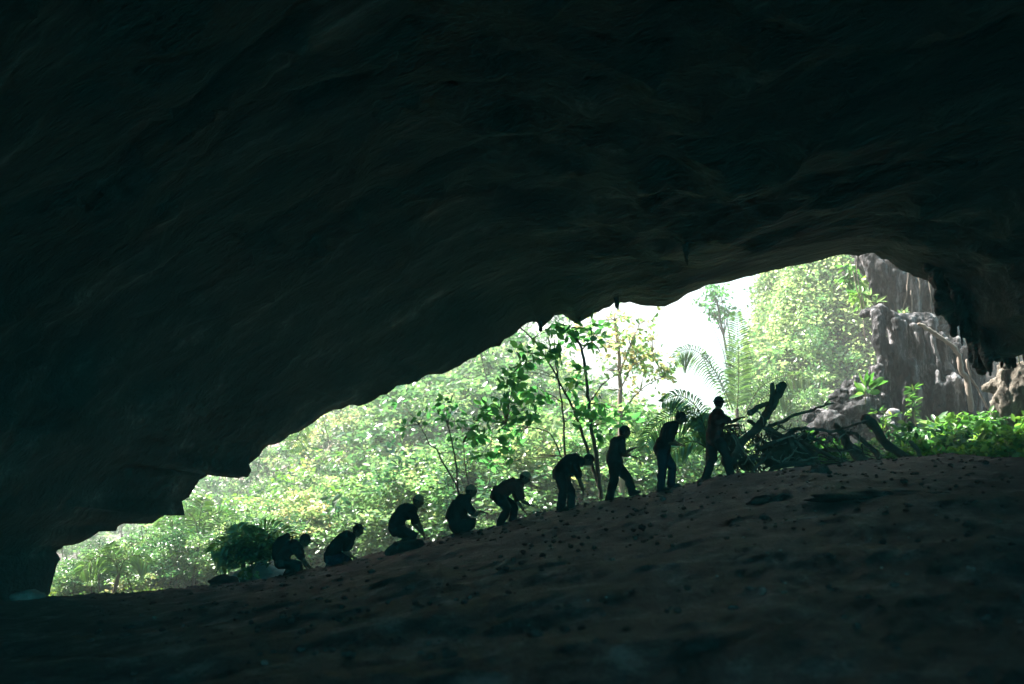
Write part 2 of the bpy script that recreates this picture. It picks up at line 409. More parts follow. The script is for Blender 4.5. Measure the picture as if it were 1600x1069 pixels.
# upper slab
b = MB()
drapes(b, [(1338, 388), (1370, 396), (1420, 405), (1455, 425), (1490, 450)], [(1362, 470), (1392, 505), (1420, 512), (1445, 505), (1500, 500)], 31.5, 22, .12, .24)
b.loft([P(1350, 400, 32.3), P(1390, 450, 32.3), P(1425, 500, 32.3)], [.35, .55, .3], [.3, .5, .3])
b.loft([P(1400, 400, 32.5), P(1440, 450, 32.5), P(1480, 520, 32.5)], [.5, .7, .6], [.4, .5, .4])
e = b.build('flowstone_wall', M['flow'], voxel=.035, sm=2, disp=lambda p: .12*noise.fractal(Vector((p.x*2.4, p.y*2.4, p.z*1.3)), .9, 2.1, 5))
tag(e, 'pinkish upper flowstone mass slanting down from the ceiling at the right', 'rock formation')
# main curtain
b = MB()
drapes(b, [(1352, 482), (1385, 495), (1420, 505), (1460, 505), (1500, 540), (1530, 575)], [(1380, 600), (1400, 690), (1440, 690), (1480, 695), (1515, 690), (1545, 690)], 29.2, 30, .07, .17, depth=1.3, lump=.6)
drapes(b, [(1395, 560), (1440, 570), (1490, 590), (1520, 610)], [(1405, 690), (1440, 692), (1480, 695), (1525, 690)], 28.7, 15, .07, .17, depth=.8, lump=.6)
b.loft([P(1420, 510, 31.0), P(1450, 600, 31.0), P(1460, 720, 31.0)], [.7, 1.0, .9], [.3, .4, .4])
b.loft([P(1480, 520, 31.2), P(1500, 600, 31.2), P(1520, 720, 31.2)], [.6, .9, .9], [.3, .4, .4])
b.loft([P(1350, 492, 29.4), P(1372, 486, 29.4), P(1400, 503, 29.5), P(1450, 505, 29.7)], [.16, .22, .25, .3])
e = b.build('flowstone_curtain', M['flow'], voxel=.035, sm=2, disp=lambda p: .11*noise.fractal(Vector((p.x*2.4, p.y*2.4, p.z*1.5)), .9, 2.1, 5))
tag(e, 'tall curtain of dripping grey flowstone columns at the right of the mouth', 'rock formation')
# brown root-like rock below
b = MB()
drapes(b, [(1312, 612), (1340, 590), (1375, 575)], [(1290, 700), (1330, 712), (1385, 712)], 28.5, 20, .09, .2, depth=1.2)
for i in range(14):
    a = P(random.uniform(1275, 1390), random.uniform(640, 700), 27.6+random.random()); b.ball(a, (random.uniform(.2, .45), .35, random.uniform(.15, .35)))
e = b.build('rock_outcrop', M['flow'], voxel=.04, sm=2, disp=lambda p: .22*noise.fractal(p*2.0, .8, 2.1, 5))
tag(e, 'knobbly brown rock outcrop below the flowstone curtain behind the log pile', 'rock')
# fuzzy tan mound far right
b = MB()
drapes(b, [(1545, 605), (1575, 578), (1610, 565), (1640, 560)], [(1548, 660), (1575, 690), (1600, 700), (1640, 700)], 25.6, 16, .10, .22, depth=.9)
b.ball(P(1590, 610, 26), (.55, .5, .5)); b.ball(P(1570, 600, 25.7), (.35, .3, .3))
e = b.build('rock_mound', M['tan'], voxel=.035, sm=2, disp=lambda p: .15*noise.fractal(Vector((p.x*3, p.y*3, p.z*1.5)), .8, 2.1, 5))
tag(e, 'tan mossy rock mound with hanging roots at the far right edge', 'rock')
def strand(name, pl, Y, r, m, label, cat, group=None, jit=0.0, parent=None, dY=0.0, n=7, sub=4):
    """branch, root or stem along photo pixels at distance Y"""
    raw = [P(a, b_, Y+dY*i/max(1, len(pl)-1)) for i, (a, b_) in enumerate(pl)]
    pts = []; 
    for i in range(len(raw)-1):
        for k in range(sub):
            t = k/sub; p0 = raw[max(i-1, 0)]; p1 = raw[i]; p2 = raw[i+1]; p3 = raw[min(i+2, len(raw)-1)]
            pts.append(.5*((2*p1)+(p2-p0)*t+(2*p0-5*p1+4*p2-p3)*t*t+(3*p1-p0-3*p2+p3)*t**3))
    pts.append(raw[-1])
    if jit: pts = [p+Vector((random.gauss(0, jit), random.gauss(0, jit), random.gauss(0, jit))) for p in pts]
    rr = [r[0]+(r[1]-r[0])*i/(len(pts)-1) for i in range(len(pts))]
    rr = [q*random.uniform(.88, 1.12) for q in rr]
    b = MB(); b.loft(pts, rr, n=n, jit=.08)
    o = b.build(name, m, parent)
    if parent is None:
        c = pts[0].copy(); o.data.transform(Matrix.Translation(-c)); o.location = c; tag(o, label, cat, group)
    return o
strand('hanging_root', [(1436, 505), (1452, 516), (1470, 528), (1490, 543), (1498, 555), (1502, 575), (1512, 600), (1518, 640)], 28.2, (.05, .09), M['paleroot'], 'pale root running down across the flowstone curtain', 'root', jit=.015)
strand('hanging_root', [(1511, 565), (1516, 585), (1526, 605), (1534, 618), (1543, 640)], 27.8, (.035, .03), M['paleroot'], 'thin pale root branching off towards the tan mound', 'root', jit=.012)
strand('vine', [(1333, 425), (1340, 455), (1347, 485), (1352, 530)], 31.0, (.02, .015), M['paleroot'], 'thin vine hanging left of the upper flowstone mass', 'vine', jit=.01)
strand('vine', [(1338, 410), (1343, 450), (1352, 480)], 31.0, (.015, .012), M['paleroot'], 'second thinner vine hanging beside the upper flowstone mass', 'vine', jit=.01)
for i, (a, b2) in enumerate([((1420, 420), (1408, 490)), ((1432, 415), (1436, 470)), ((1450, 430), (1455, 505)), ((1423, 455), (1423, 505))]):
    strand('hanging_root', [a, ((a[0]+b2[0])/2+3, (a[1]+b2[1])/2), b2], 30.9, (.022, .012), M['paleroot'], 'thin root hanging over the upper flowstone mass', 'root', 'thin roots on the upper flowstone', jit=.012)
# narrow lit drapery far right in the dark
b = MB(); drapes(b, [(1572, 455), (1590, 450), (1604, 450)], [(1585, 520), (1597, 530), (1606, 525)], 22.3, 5, .04, .08)
tag(b.build('flowstone_drapery', M['flow'], voxel=.03, sm=1), 'narrow dim drapery of rock on the dark wall at the right edge', 'rock formation')

random.seed(88)
b = MB(); drapes(b, [(1448, 415), (1500, 425), (1560, 470), (1660, 500)], [(1462, 470), (1492, 535), (1520, 568), (1550, 590), (1585, 575), (1612, 560), (1660, 570)], 23.3, 30, .05, .15, depth=.8, lump=.8)
tag(b.build('rock_drapery', M['rock'], voxel=.035, sm=1, disp=lambda p: .10*noise.fractal(Vector((p.x*2.6, p.y*2.6, p.z*1.6)), .9, 2.1, 5)), 'dark fluted drapery of rock hanging from the ceiling at the right above the tan mound', 'rock formation')
# ------------------------------------------------------------------ log pile
W = M['driftwood']
t = empty('driftwood_log', P(1144, 722, 20.9), 'thick upright forked log rising highest out of the pile', 'log')
strand('trunk', [(1143, 724), (1150, 708), (1166, 684), (1185, 667), (1193, 655), (1203, 640), (1212, 622), (1222, 602)], 20.9, (.07, .105), W, 0, 0, jit=.008, parent=t, n=10)
strand('branch', [(1202, 641), (1206, 622), (1207, 601)], 20.8, (.06, .045), W, 0, 0, jit=.006, parent=t, n=8)
strand('branch', [(1219, 612), (1216, 606), (1215, 603)], 20.8, (.05, .04), W, 0, 0, jit=.005, parent=t)
logs = [
 ([(1172, 645), (1184, 637), (1198, 630)], 20.6, (.07, .04), 'short thick branch the last man is holding'),
 ([(1170, 658), (1192, 667), (1217, 678), (1242, 697)], 21.2, (.05, .05), 'dark log slanting down to the right through the crotch of the forked log'),
 ([(1200, 668), (1212, 663), (1225, 658), (1238, 651), (1266, 642), (1284, 636), (1302, 630)], 21.4, (.045, .018), 'long thin branch reaching up to the right over the pile'),
 ([(1188, 702), (1205, 694), (1221, 688), (1238, 673), (1256, 670), (1277, 671), (1298, 674), (1325, 668), (1357, 657)], 21.2, (.055, .018), 'longest pale branch curving out to the right of the pile'),
 ([(1234, 680), (1252, 698), (1279, 724)], 21.0, (.05, .045), 'straight log leaning down to the right on the pile'),
 ([(1246, 686), (1270, 700), (1300, 714), (1324, 722)], 21.4, (.05, .03), 'long straight log sloping down to the tip of the pile'),
 ([(1306, 664), (1315, 674), (1321, 691), (1336, 707), (1352, 726)], 22.0, (.06, .13), 'thick dark slanting log right of the pile'),
 ([(1322, 676), (1336, 679), (1350, 691), (1367, 705), (1380, 724)], 22.2, (.03, .07), 'medium dark log slanting between the two thick logs'),
 ([(1352, 655), (1366, 664), (1380, 689), (1399, 704), (1428, 719)], 22.4, (.12, .08), 'thickest dark log slanting down in front of the flowstone'),
 ([(1423, 691), (1432, 700), (1442, 717)], 22.0, (.05, .05), 'short log end at the right beside the green plants'),
 ([(1203, 708), (1193, 719), (1184, 728), (1176, 737)], 20.3, (.035, .03), 'pale short branch propped at the front foot of the pile'),
 ([(1170, 719), (1184, 717), (1197, 717), (1203, 712)], 20.5, (.03, .035), 'pale branch lying flat low in the pile'),
 ([(1205, 736), (1228, 725), (1250, 724), (1274, 725)], 20.4, (.05, .04), 'dark log lying along the ground in front of the pile'),
 ([(1245, 683), (1262, 678), (1280, 690), (1294, 706)], 21.7, (.02, .018), 'thin arched branch behind the straight logs'),
 ([(1253, 716), (1275, 708), (1300, 703), (1325, 704)], 22.0, (.05, .035), 'pale brown log lying behind the slanting logs'),
 ([(1232, 680), (1245, 712), (1252, 724)], 20.9, (.05, .05), 'stout dark log standing in the right half of the pile'),
 ([(1245, 730), (1290, 727), (1320, 722)], 20.9, (.03, .02), 'thin log lying on the crest below the pile tip'),
]
for pl, Y, r, lb in logs: strand('driftwood_log', pl, Y, r, W, lb, 'log', jit=.012, n=9)
for pl in [[(1125, 684), (1133, 694), (1142, 705)], [(1147, 680), (1162, 704), (1181, 731)], [(1136, 664), (1150, 690), (1156, 712)], [(1150, 668), (1160, 676), (1166, 690)],
           [(1195, 690), (1206, 672), (1222, 664)], [(1205, 700), (1228, 690), (1240, 678)], [(1196, 672), (1204, 690), (1212, 704)], [(1184, 690), (1200, 683), (1218, 684)], [(1215, 662), (1228, 672), (1245, 668)],
           [(1170, 700), (1185, 692), (1196, 680)], [(1180, 640), (1190, 650), (1194, 664)], [(1286, 636), (1296, 625), (1306, 622)], [(1270, 690), (1290, 684), (1310, 690)],
           [(1300, 690), (1312, 706), (1318, 722)], [(1220, 722), (1236, 712), (1246, 700)], [(1160, 728), (1172, 712), (1180, 700)]]:
    strand('dry_branch', pl, 20.4+random.uniform(0, 1.3), (.018, .010), M['paleroot'] if random.random() < .4 else W, 'thin dry branch tangled into the driftwood pile', 'branch', 'thin dry branches of the driftwood pile', jit=.01)
random.seed(44)
for i in range(70):
    x0 = random.triangular(1150, 1400, 1225); y0 = random.uniform(672, 728)+(x0-1215)*.02; a = random.gauss(0, .9); l = random.uniform(18, 48)
    x1, y1 = x0+l*math.cos(a), y0+l*math.sin(a)*.7
    y1 = min(y1, 732); strand('dry_branch', [(x0, y0), ((x0+x1)/2+random.gauss(0, 3), (y0+y1)/2+random.gauss(0, 4)), (x1, y1)], 20.4+random.uniform(0, 1.6), (random.uniform(.010, .028), .006), W if i % 3 else M['paleroot'], 'thin dry branch tangled into the driftwood pile', 'branch', 'thin dry branches of the driftwood pile', jit=.012)
# root ball
b = MB(); cc = P(1232, 704, 21.7)
b.ball(cc, (.42, .4, .36)); b.ball(P(1215, 716, 21.6), (.36, .3, .24)); b.ball(P(1256, 714, 21.7), (.3, .3, .22))
for i in range(26):
    a = random.uniform(0, 6.28); el = random.uniform(-.3, 1.2); d = Vector((math.cos(a)*math.cos(el), math.sin(a)*math.cos(el)*.6, math.sin(el)))
    s0 = cc+Vector((random.uniform(-.3, .3), 0, random.uniform(-.15, .1)))
    pts = [s0+d*q+Vector((random.gauss(0, .03), 0, -q*q*.25)) for q in (.1, .3, .5, random.uniform(.55, .75))]
    b.loft(pts, [.08, .06, .035, .02], n=7)
e = b.build('tree_stump', M['bark'], voxel=.025, sm=1, disp=lambda p: .03*noise.fractal(p*5, 1, 2, 3)); tag(e, 'dark upturned root ball in the heart of the driftwood pile', 'tree stump')
# brush heap by last man's legs
b = MB()
for i in range(170):
    q = random.random(); x0 = random.uniform(1128, 1190); y0 = random.uniform(662, 728) if x0 < 1165 else random.uniform(676, 732)
    a = P(x0, y0, 21.2+random.random()*.7); d = Vector((random.gauss(.25, .5), random.gauss(0, .3), random.gauss(-.5, .35))).normalized()*random.uniform(.2, .5)
    b.loft([a, a+d*.5+Vector((0, 0, random.gauss(0, .03))), a+d], [.016, .012, .006], n=5, cap=False)
for i in range(8): b.ball(P(random.uniform(1135, 1185), random.uniform(685, 725), 21.6), (.16, .15, .16))
e = b.build('brush_heap', M['bark']); tag(e, 'dense dark heap of dead brushwood between the last man and the root ball', 'brushwood', kind='stuff')

# ------------------------------------------------------------------ people
LATD = Vector((0, 1, 0))
def head_mesh(b, c, f, lat, up, s=1.07):
    ax = Matrix((f, lat, up)).transposed()
    def g(d, v, w): return math.exp(-((d-Vector(v).normalized()).length/w)**2)
    def fn(d, q):
        r = 1.0
        q = q.copy()
        q.x += .024*g(d, (1, 0, -.10), .17)*s+.012*g(d, (1, 0, .08), .12)*s           # nose
        q.x += .007*g(d, (1, 0, .27), .3)*s                                            # brow
        for sd in (-1, 1):
            q.x -= .010*g(d, (1, .36*sd, .08), .17)*s                                  # eye sockets
            q.x += .006*g(d, (1, .35*sd, .06), .07)*s                                  # eyeballs
            q.x += .006*g(d, (.9, .5*sd, -.15), .2)*s                                  # cheekbones
        q.x += .007*g(d, (1, 0, -.42), .12)*s-.006*g(d, (1, 0, -.52), .07)*s+.006*g(d, (1, 0, -.6), .1)*s   # lips
        q.x += .014*g(d, (.8, 0, -.9), .28)*s                                          # chin
        if q.z < -.03*s: q.y *= 1-.32*min(1, (-q.z/s-.03)/.08)                          # jaw narrows
        if q.z < 0 and q.x < 0: q.x *= 1-.3*min(1, -q.z/s/.1)                          # nape
        return q
    b.ball(c, (.096*s, .077*s, .118*s), ax, 40, 30, fn)
    for sd in (-1, 1): b.ball(c+lat*(.078*sd*s)-f*.006-up*.008, (.017*s, .008*s, .030*s), ax, 8, 6)
def hand(b, w, tip, lat, side, curl=.3):
    d = (tip-w); L = d.length; d.normalize(); L = min(max(L, .16), .2)
    l = (lat-d*lat.dot(d)).normalized(); k = d.cross(l)
    b.loft([w-d*.01, w+d*.03, w+d*.06, w+d*.088], [.026, .036, .041, .038], [.02, .018, .017, .013], lat=l, n=10)
    for i, (fl, o) in enumerate(zip((.072, .082, .077, .060), (-.030, -.010, .010, .029))):
        p = w+d*.082+l*o
        q1 = p+(d+k*curl*.5*-1).normalized()*fl*.45; q2 = q1+(d-k*curl*1.3).normalized()*fl*.33; q3 = q2+(d-k*curl*2.1).normalized()*fl*.26
        b.loft([p, q1, q2, q3], [.0095, .009, .0085, .0075], n=7)
    p = w+d*.03-l*.03; q1 = p+(d*.7-l*.75-k*.2).normalized()*.04; q2 = q1+(d*.95-l*.25-k*.3).normalized()*.035
    b.loft([p, q1, q2], [.0125, .0115, .0095], n=7)
def lerp_list(pts, k):
    """smooth curve through pts"""
    out = []
    for i in range(len(pts)-1):
        for j in range(k):
            t = j/k; p0 = pts[max(i-1, 0)]; p1 = pts[i]; p2 = pts[i+1]; p3 = pts[min(i+2, len(pts)-1)]
            out.append(.5*((2*p1)+(p2-p0)*t+(2*p0-5*p1+4*p2-p3)*t*t+(3*p1-p0-3*p2+p3)*t**3))
    return out+[pts[-1]]
def person(label, Y, head, face, neck, spine, arms, legs, lat=LATD, yaw=(1, 0, 0), shirt='black', pants='black', hat='cap', shoulder=.18, bulk=1.12, brim=.115, tb=1.07, capm='charcoal', sleeve=.6, group=None):
    lat = Vector(lat).normalized(); yaw = Vector(yaw).normalized()
    H = P(*head, Y); Nk = P(*neck, Y)
    sp = [P(a, b_, Y) for a, b_ in spine]              # hip ... upper chest
    base = P(legs[0][1][0], legs[0][1][1], Y)
    base.z -= .0
    root = empty('person', base, label, 'person', group)
    f = (yaw*math.cos(R(face))-Vector((0, 0, 1))*math.sin(R(face))).normalized(); up = lat.cross(f)*-1
    if up.z < 0 and abs(face) < 85: up = -up
    up = f.cross(lat); 
    if up.dot(Vector((0, 0, 1)))*1.0+up.dot(H-Nk)*5 < 0: up = -up
    body, top, bot = MB(), MB(), MB()
    head_mesh(body, H, f, lat, up)
    back = lerp_list(sp+[Nk.lerp(sp[-1], .35)], 3); n = len(back)
    prof = [(.155, .125), (.16, .128), (.15, .115), (.142, .105), (.15, .112), (.165, .12), (.172, .122), (.16, .105), (.12, .08)]
    def rad(i, e, k):
        s = i/(n-1)*(len(prof)-1); j = min(int(s), len(prof)-2); u = s-j
        return (prof[j][k]*(1-u)+prof[j+1][k]*u)*bulk*(tb if k else 1)+e
    for bb, e in ((body, 0), (top, .016)):
        bb.loft(back, [rad(i, e, 0) for i in range(n)], [rad(i, e, 1) for i in range(n)], lat=lat, n=20)
    body.loft([sp[-1].lerp(Nk, .5), Nk, H-up*.05-f*.015], [.075, .06, .056], [.07, .06, .056], lat=lat)
    top.loft([sp[-1].lerp(Nk, .4), Nk.lerp(H, .12)], [.085, .07], [.08, .068], lat=lat)
    sides = (-1, 1)
    for sd, (sh, el, wr, tip, dy) in zip(sides, arms):
        S = P(*sh, Y)+lat*(shoulder*sd); E = P(*el, Y)+lat*(shoulder*sd*1.05); Wp = P(*wr, Y)+lat*(shoulder*sd*.8+dy); T = P(*tip, Y)+lat*(shoulder*sd*.75+dy)
        C = sp[-1]
        for bb, e in ((body, 0), (top, .012)): bb.loft([C.lerp(S, .25), C.lerp(S, .8), S], [.07+e, .068+e, .06+e], n=12)
        mid = S.lerp(E, .45); fm = E.lerp(Wp, .35)
        body.loft([S, mid, E, fm, Wp], [.056, .048, .039, .040, .027], n=12)
        hand(body, Wp, T, lat if abs(tip[1]-wr[1]) < 12 else lat, sd)
        if sleeve > 1: top.loft([S, mid, E, fm, E.lerp(Wp, .85)], [.078, .070, .060, .058, .046], n=12)
        else: top.loft([S, mid, S.lerp(E, sleeve+.1)], [.080, .078, .074], n=12)
    hp = sp[0]; shoes = []
    for sd, (kn, an, toe, dy) in zip(sides, legs):
        Hh = hp+lat*(.085*sd)-Vector((0, 0, .01)); K = P(*kn, Y)+lat*(.10*sd+dy); A = P(*an, Y)+lat*(.10*sd+dy); T = P(*toe, Y)+lat*(.12*sd+dy)
        mid = Hh.lerp(K, .4); cf = K.lerp(A, .3)
        body.loft([Hh, mid, K, cf, A], [.088, .078, .055, .057, .037], n=12)
        bot.loft([Hh, mid, K, cf, K.lerp(A, .75), A.lerp(K, .03)], [.112*bulk, .106*bulk, .088, .088, .082, .084], n=14)
        q = (T-A).normalized(); sole = A-Vector((0, 0, .03))
        body.loft([A, sole+q*.05, sole+q*.13], [.036, .034, .028], [.036, .03, .02], lat=lat, n=8)
        s_ = MB(); s_.loft([sole-q*.045, sole+q*.03, sole+q*.10, sole+q*.155], [.04, .043, .047, .036], [.05, .052, .042, .030], lat=lat, n=12); shoes.append(s_)
    bot.loft([sp[0]-(sp[1]-sp[0])*.12, sp[0], sp[0].lerp(sp[1], .55)], [.15, .168, .158], [.115*tb, .138*tb, .122*tb], lat=lat, n=18)
    body.build('body', M['skin'], root, voxel=.0075, sm=1)
    wr = lambda p: .016*noise.fractal(p*9, 1, 2.1, 3)+.004*noise.noise(p*30)
    top.build('shirt', M[shirt], root, voxel=.014, sm=3, disp=wr)
    bot.build('trousers', M[pants], root, voxel=.014, sm=3, disp=wr)
    for s_ in shoes: s_.build('shoe', M['shoe'], root)
    ax = Matrix((f, lat, up)).transposed()
    hr = MB()
    def hf(d, q):
        q = q.copy()
        if d.x > .35 and d.z < .62: q *= .86
        if d.z < -.25: q *= .88
        return q
    hr.ball(H+up*.004-f*.004, (.109, .089, .129), ax, 24, 18, hf); hr.build('hair', M['hair'], root)
    if hat:
        hb = MB()
        def cf_(d, q):
            q = q.copy()
            if q.z < .018: q.z = .018+.0*q.z; q.x *= 1.0; q.y *= 1.0
            return q
        hb.ball(H+up*.012, (.117, .096, .131), ax, 26, 18, cf_)
        cp = hb.build('helmet' if hat == 'helmet' else 'cap', M['grey' if hat == 'helmet' else capm], root)
        br = MB()
        if hat == 'helmet': br.loft([H+up*.022-f*.135, H+up*.024, H+up*.022+f*.15], [.07, .118, .06], [.007, .007, .007], lat=lat, n=16)
        else: br.loft([H+up*.034+f*.07, H+up*.030+f*(.10), H+up*.020+f*(.10+brim)], [.074, .072, .045], [.008, .007, .006], lat=lat, n=14)
        o = br.build('brim', M[capm], cp)
    root.location.z -= .035
    return root, H, f, up, lat, sp
def headlamp(rt, H, f, up, lat):
    b = MB(); ax = Matrix((f, lat, up)).transposed()
    b.ball(H+f*.122+up*.065, (.022, .030, .024), ax, 12, 8); o = b.build('headlamp', M['lens'], rt)
    s = MB(); s.loft([H+up*.062+lat*.097*math.cos(a)+f*.118*math.sin(a) for a in [i*math.pi/10 for i in range(-4, 15)]], .006, .011, n=6); s.build('strap', M['charcoal'], o)

p1 = person('leftmost crouching man with dark backpack, head forward, reaching one arm to the ground', 20.3, (476, 842), 18, (470, 853), [(440, 876), (444, 863), (452, 854), (461, 852)],
       [((465, 855), (478, 872), (486, 884), (492, 893), 0.05), ((464, 856), (468, 872), (476, 884), (482, 892), 0)],
       [((472, 880), (463, 893), (476, 893), 0), ((459, 881), (446, 896), (458, 896), 0)], shirt='charcoal', pants='black', bulk=1.0, hat='cap')
p2 = person('second man from the left, kneeling low with bent back and one hand held forward', 20.1, (559, 826), 30, (551, 836), [(517, 869), (523, 855), (532, 844), (542, 838)],
       [((545, 842), (541, 859), (553, 866), (562, 870), 0), ((546, 843), (540, 860), (548, 868), (556, 874), 0)],
       [((539, 871), (516, 881), (526, 884), 0), ((542, 869), (541, 880), (551, 879), 0)], shirt='black', pants='navy', hat=None, bulk=1.05)
headlamp(p2[0], p2[1], p2[2], p2[3], p2[4])
p3 = person('third man crouching with both arms stretched down to the slope in front of his knees', 20, (653, 781), 20, (647, 792), [(620, 824), (621, 812), (628, 801), (638, 796)],
       [((645, 800), (656, 815), (662, 828), (666, 839), 0), ((645, 802), (646, 818), (658, 830), (665, 838), -.05)],
       [((649, 834), (617, 854), (628, 855), 0), ((646, 840), (624, 853), (634, 853), 0)], shirt='black', pants='black', bulk=1.12, tb=1.14, capm='tancap')
p4 = person('fourth man squatting upright with cap, elbow on knee and hand drooping forward', 20, (736, 765), 2, (731, 775), [(714, 818), (715, 803), (719, 790), (724, 781)],
       [((730, 784), (742, 803), (751, 796), (757, 797), 0), ((722, 784), (725, 804), (733, 806), (740, 808), 0)],
       [((744, 814), (722, 826), (733, 827), 0), ((742, 813), (714, 828), (724, 828), 0)], shirt='charcoal', pants='black', bulk=1.12, tb=1.1, sleeve=.6, capm='tancap')
p5 = person('fifth man half bent in a peaked cap, arms swinging forward with open palm', 20, (820, 744), 28, (813, 753), [(778, 771), (787, 763), (797, 757), (806, 756)],
       [((811, 762), (815, 779), (827, 786), (840, 787), 0), ((806, 764), (809, 782), (817, 793), (823, 800), .0)],
       [((793, 792), (782, 814), (791, 813), 0), ((804, 790), (801, 811), (811, 810), 0)], shirt='maroon', pants='black', brim=.12, tb=1.1, capm='tancap')
p6 = person('sixth man bent double at the waist with one straight arm hanging down', 20, (919, 716), 62, (909, 719), [(875, 738), (882, 727), (890, 719), (900, 718)],
       [((900, 727), (905, 750), (910, 764), (911, 776), 0), ((897, 727), (890, 743), (891, 754), (893, 763), 0)],
       [((880, 765), (875, 792), (884, 791), 0), ((893, 766), (893, 789), (902, 787), 0)], shirt='black', pants='charcoal', hat=None, sleeve=.5)
p7 = person('seventh man in a cap striding uphill with both forearms raised in front', 20, (976, 673), 8, (971, 684), [(961, 722), (960, 710), (963, 699), (966, 690)],
       [((970, 692), (972, 707), (985, 700), (994, 696), 0), ((967, 692), (974, 708), (985, 709), (993, 711), 0)],
       [((958, 750), (951, 777), (960, 776), 0), ((982, 744), (989, 766), (999, 764), 0)], shirt='charcoal', pants='black', sleeve=.6)
p8 = person('eighth man walking upright with head bowed and both hands held at his waist', 20, (1063, 651), 30, (1055, 660), [(1034, 702), (1037, 690), (1042, 679), (1047, 668)],
       [((1045, 670), (1045, 691), (1057, 693), (1068, 693), 0), ((1050, 671), (1052, 684), (1060, 689), (1068, 692), 0)],
       [((1034, 728), (1031, 760), (1041, 759), 0), ((1052, 728), (1050, 755), (1060, 753), 0)], shirt='black', pants='navy', hat='cap', brim=.06)
headlamp(p8[0], p8[1], p8[2], p8[3], p8[4])
p9 = person('ninth man in helmet and red checked shirt standing at the driftwood pile with arms out', 20.1, (1123, 627), 6, (1122, 640), [(1117, 684), (1117, 671), (1119, 660), (1121, 650)],
       [((1120, 650), (1134, 658), (1150, 651), (1163, 648), 0), ((1121, 650), (1140, 665), (1154, 661), (1166, 661), 0)],
       [((1128, 706), (1136, 741), (1146, 739), 0), ((1119, 714), (1106, 748), (1116, 746), 0)], shirt='maroon', pants='charcoal', hat='helmet', lat=(-.55, .83, 0), yaw=(.83, .55, 0), shoulder=.14, sleeve=.6)
def backpack(pl, Y, label, w=.13):
    b = MB(); pts = [P(a, c_, Y) for a, c_, r in pl]; c = pts[-1].copy()
    b.loft(pts, [w*.9 if i in (0, len(pl)-1) else w for i in range(len(pl))], [r for _, _, r in pl], lat=LATD, n=16)
    root = empty('backpack', c, label, 'backpack')
    o = b.build('bag', M['black'], root, voxel=.012, sm=3, disp=lambda p: .01*noise.fractal(p*8, 1, 2, 3))
    s = MB(); s.loft([pts[0]+Vector((.04, -w*.9, 0)), pts[0]+Vector((.14, -w*1.15, .0)), pts[1]+Vector((.22, -w*1.25, 0)), pts[-1]+Vector((.1, -w, .03))], .012, .02, n=6); s.build('strap', M['charcoal'], root)
    return root
backpack([(449, 838, .07), (441, 846, .13), (436, 858, .15), (434, 870, .12)], 20.3, 'bulky black backpack on the back of the leftmost crouching man')
backpack([(710, 784, .05), (706, 796, .09), (703, 808, .10), (706, 817, .07)], 20, 'small dark bag slung low on the back of the fourth squatting man')
# ------------------------------------------------------------------ trees and plants
def tube_path(b, pts, r0, r1, n=6, jit=0.05):
    m = len(pts); b.loft(pts, [r0+(r1-r0)*i/(m-1) for i in range(m)], n=n, jit=jit)
def crown_points(n_cl, r, seed, flat=.8, hollow=.35):
    rr = np.random.default_rng(seed); d = unit(rr.normal(size=(n_cl, 3))); q = rr.random(n_cl)**.45
    q = hollow+(1-hollow)*q; P0 = d*q[:, None]*np.array(r)
    return P0*(1+.25*rr.normal(size=(n_cl, 1)))
def make_tree(name, label, group, h, r, n_cl, n_lf, L, m, seed, trunk_r=.07, W=.5, base=.3, lean=.0, clr=.55, cat='tree'):
    """tree of height h whose crown (radii r) sits on a forked trunk; origin at its foot"""
    root = empty(name, (0, 0, 0), label, cat, group, local=True)
    rr = np.random.default_rng(seed); random.seed(seed)
    cz = h-r[2]*.9
    C = crown_points(n_cl, r, seed)+np.array([lean*h, 0, cz])
    b = MB(); tp = [Vector((lean*h*(k/6)**1.3+random.gauss(0, .04)*h*.1, random.gauss(0, .04)*h*.1, (cz)*k/6)) for k in range(7)]
    tube_path(b, tp, trunk_r, trunk_r*.5)
    for k in range(9):
        s = tp[random.randint(3, 6)]; e = Vector(C[random.randrange(len(C))]); mid = s.lerp(e, .5)+Vector((random.gauss(0, .1), random.gauss(0, .1), random.gauss(.1, .1)))
        tube_path(b, [s, mid, e], trunk_r*.4, trunk_r*.1, n=5)
    b.build('trunk', M['bark'], root)
    Z = []; dens = rr.random(n_cl)
    for i in range(n_cl):
        k = int(n_lf*(.5+dens[i])); q = rr.normal(size=(k, 3)); q = unit(q)*(rr.random((k, 1))**.5)*clr*np.array([1, 1, .6])
        Z.append((C[i]+q, np.clip(rr.normal(dens[i]*.85+.06, .16, k), 0, 1)))
    cc = np.concatenate([z[0] for z in Z]); rn = np.concatenate([z[1] for z in Z])
    leaves_obj('crown', [leaf_arrays(cc, L*(.6+.8*rr.random(len(cc))), W=W, rnd=rn, droop=.3, up=.8)], m, root)
    kids(root); return root
TH = 'leafy trees of the sunlit thicket beyond the mouth'
protos = [
 make_tree('jungle_tree', '', TH, 8, (2.6, 2.2, 2.6), 75, 42, .22, M['leaf'], 1, trunk_r=.09),
 make_tree('jungle_tree', '', TH, 8, (2.2, 2.2, 3.0), 70, 44, .18, M['leaf2'], 2, trunk_r=.08),
 make_tree('jungle_tree', '', TH, 8, (3.0, 2.2, 2.2), 60, 34, .30, M['leaf'], 3, trunk_r=.10, W=.55),
 make_tree('jungle_tree', '', TH, 8, (1.8, 1.8, 3.3), 60, 40, .17, M['leaf'], 4, trunk_r=.06),
]
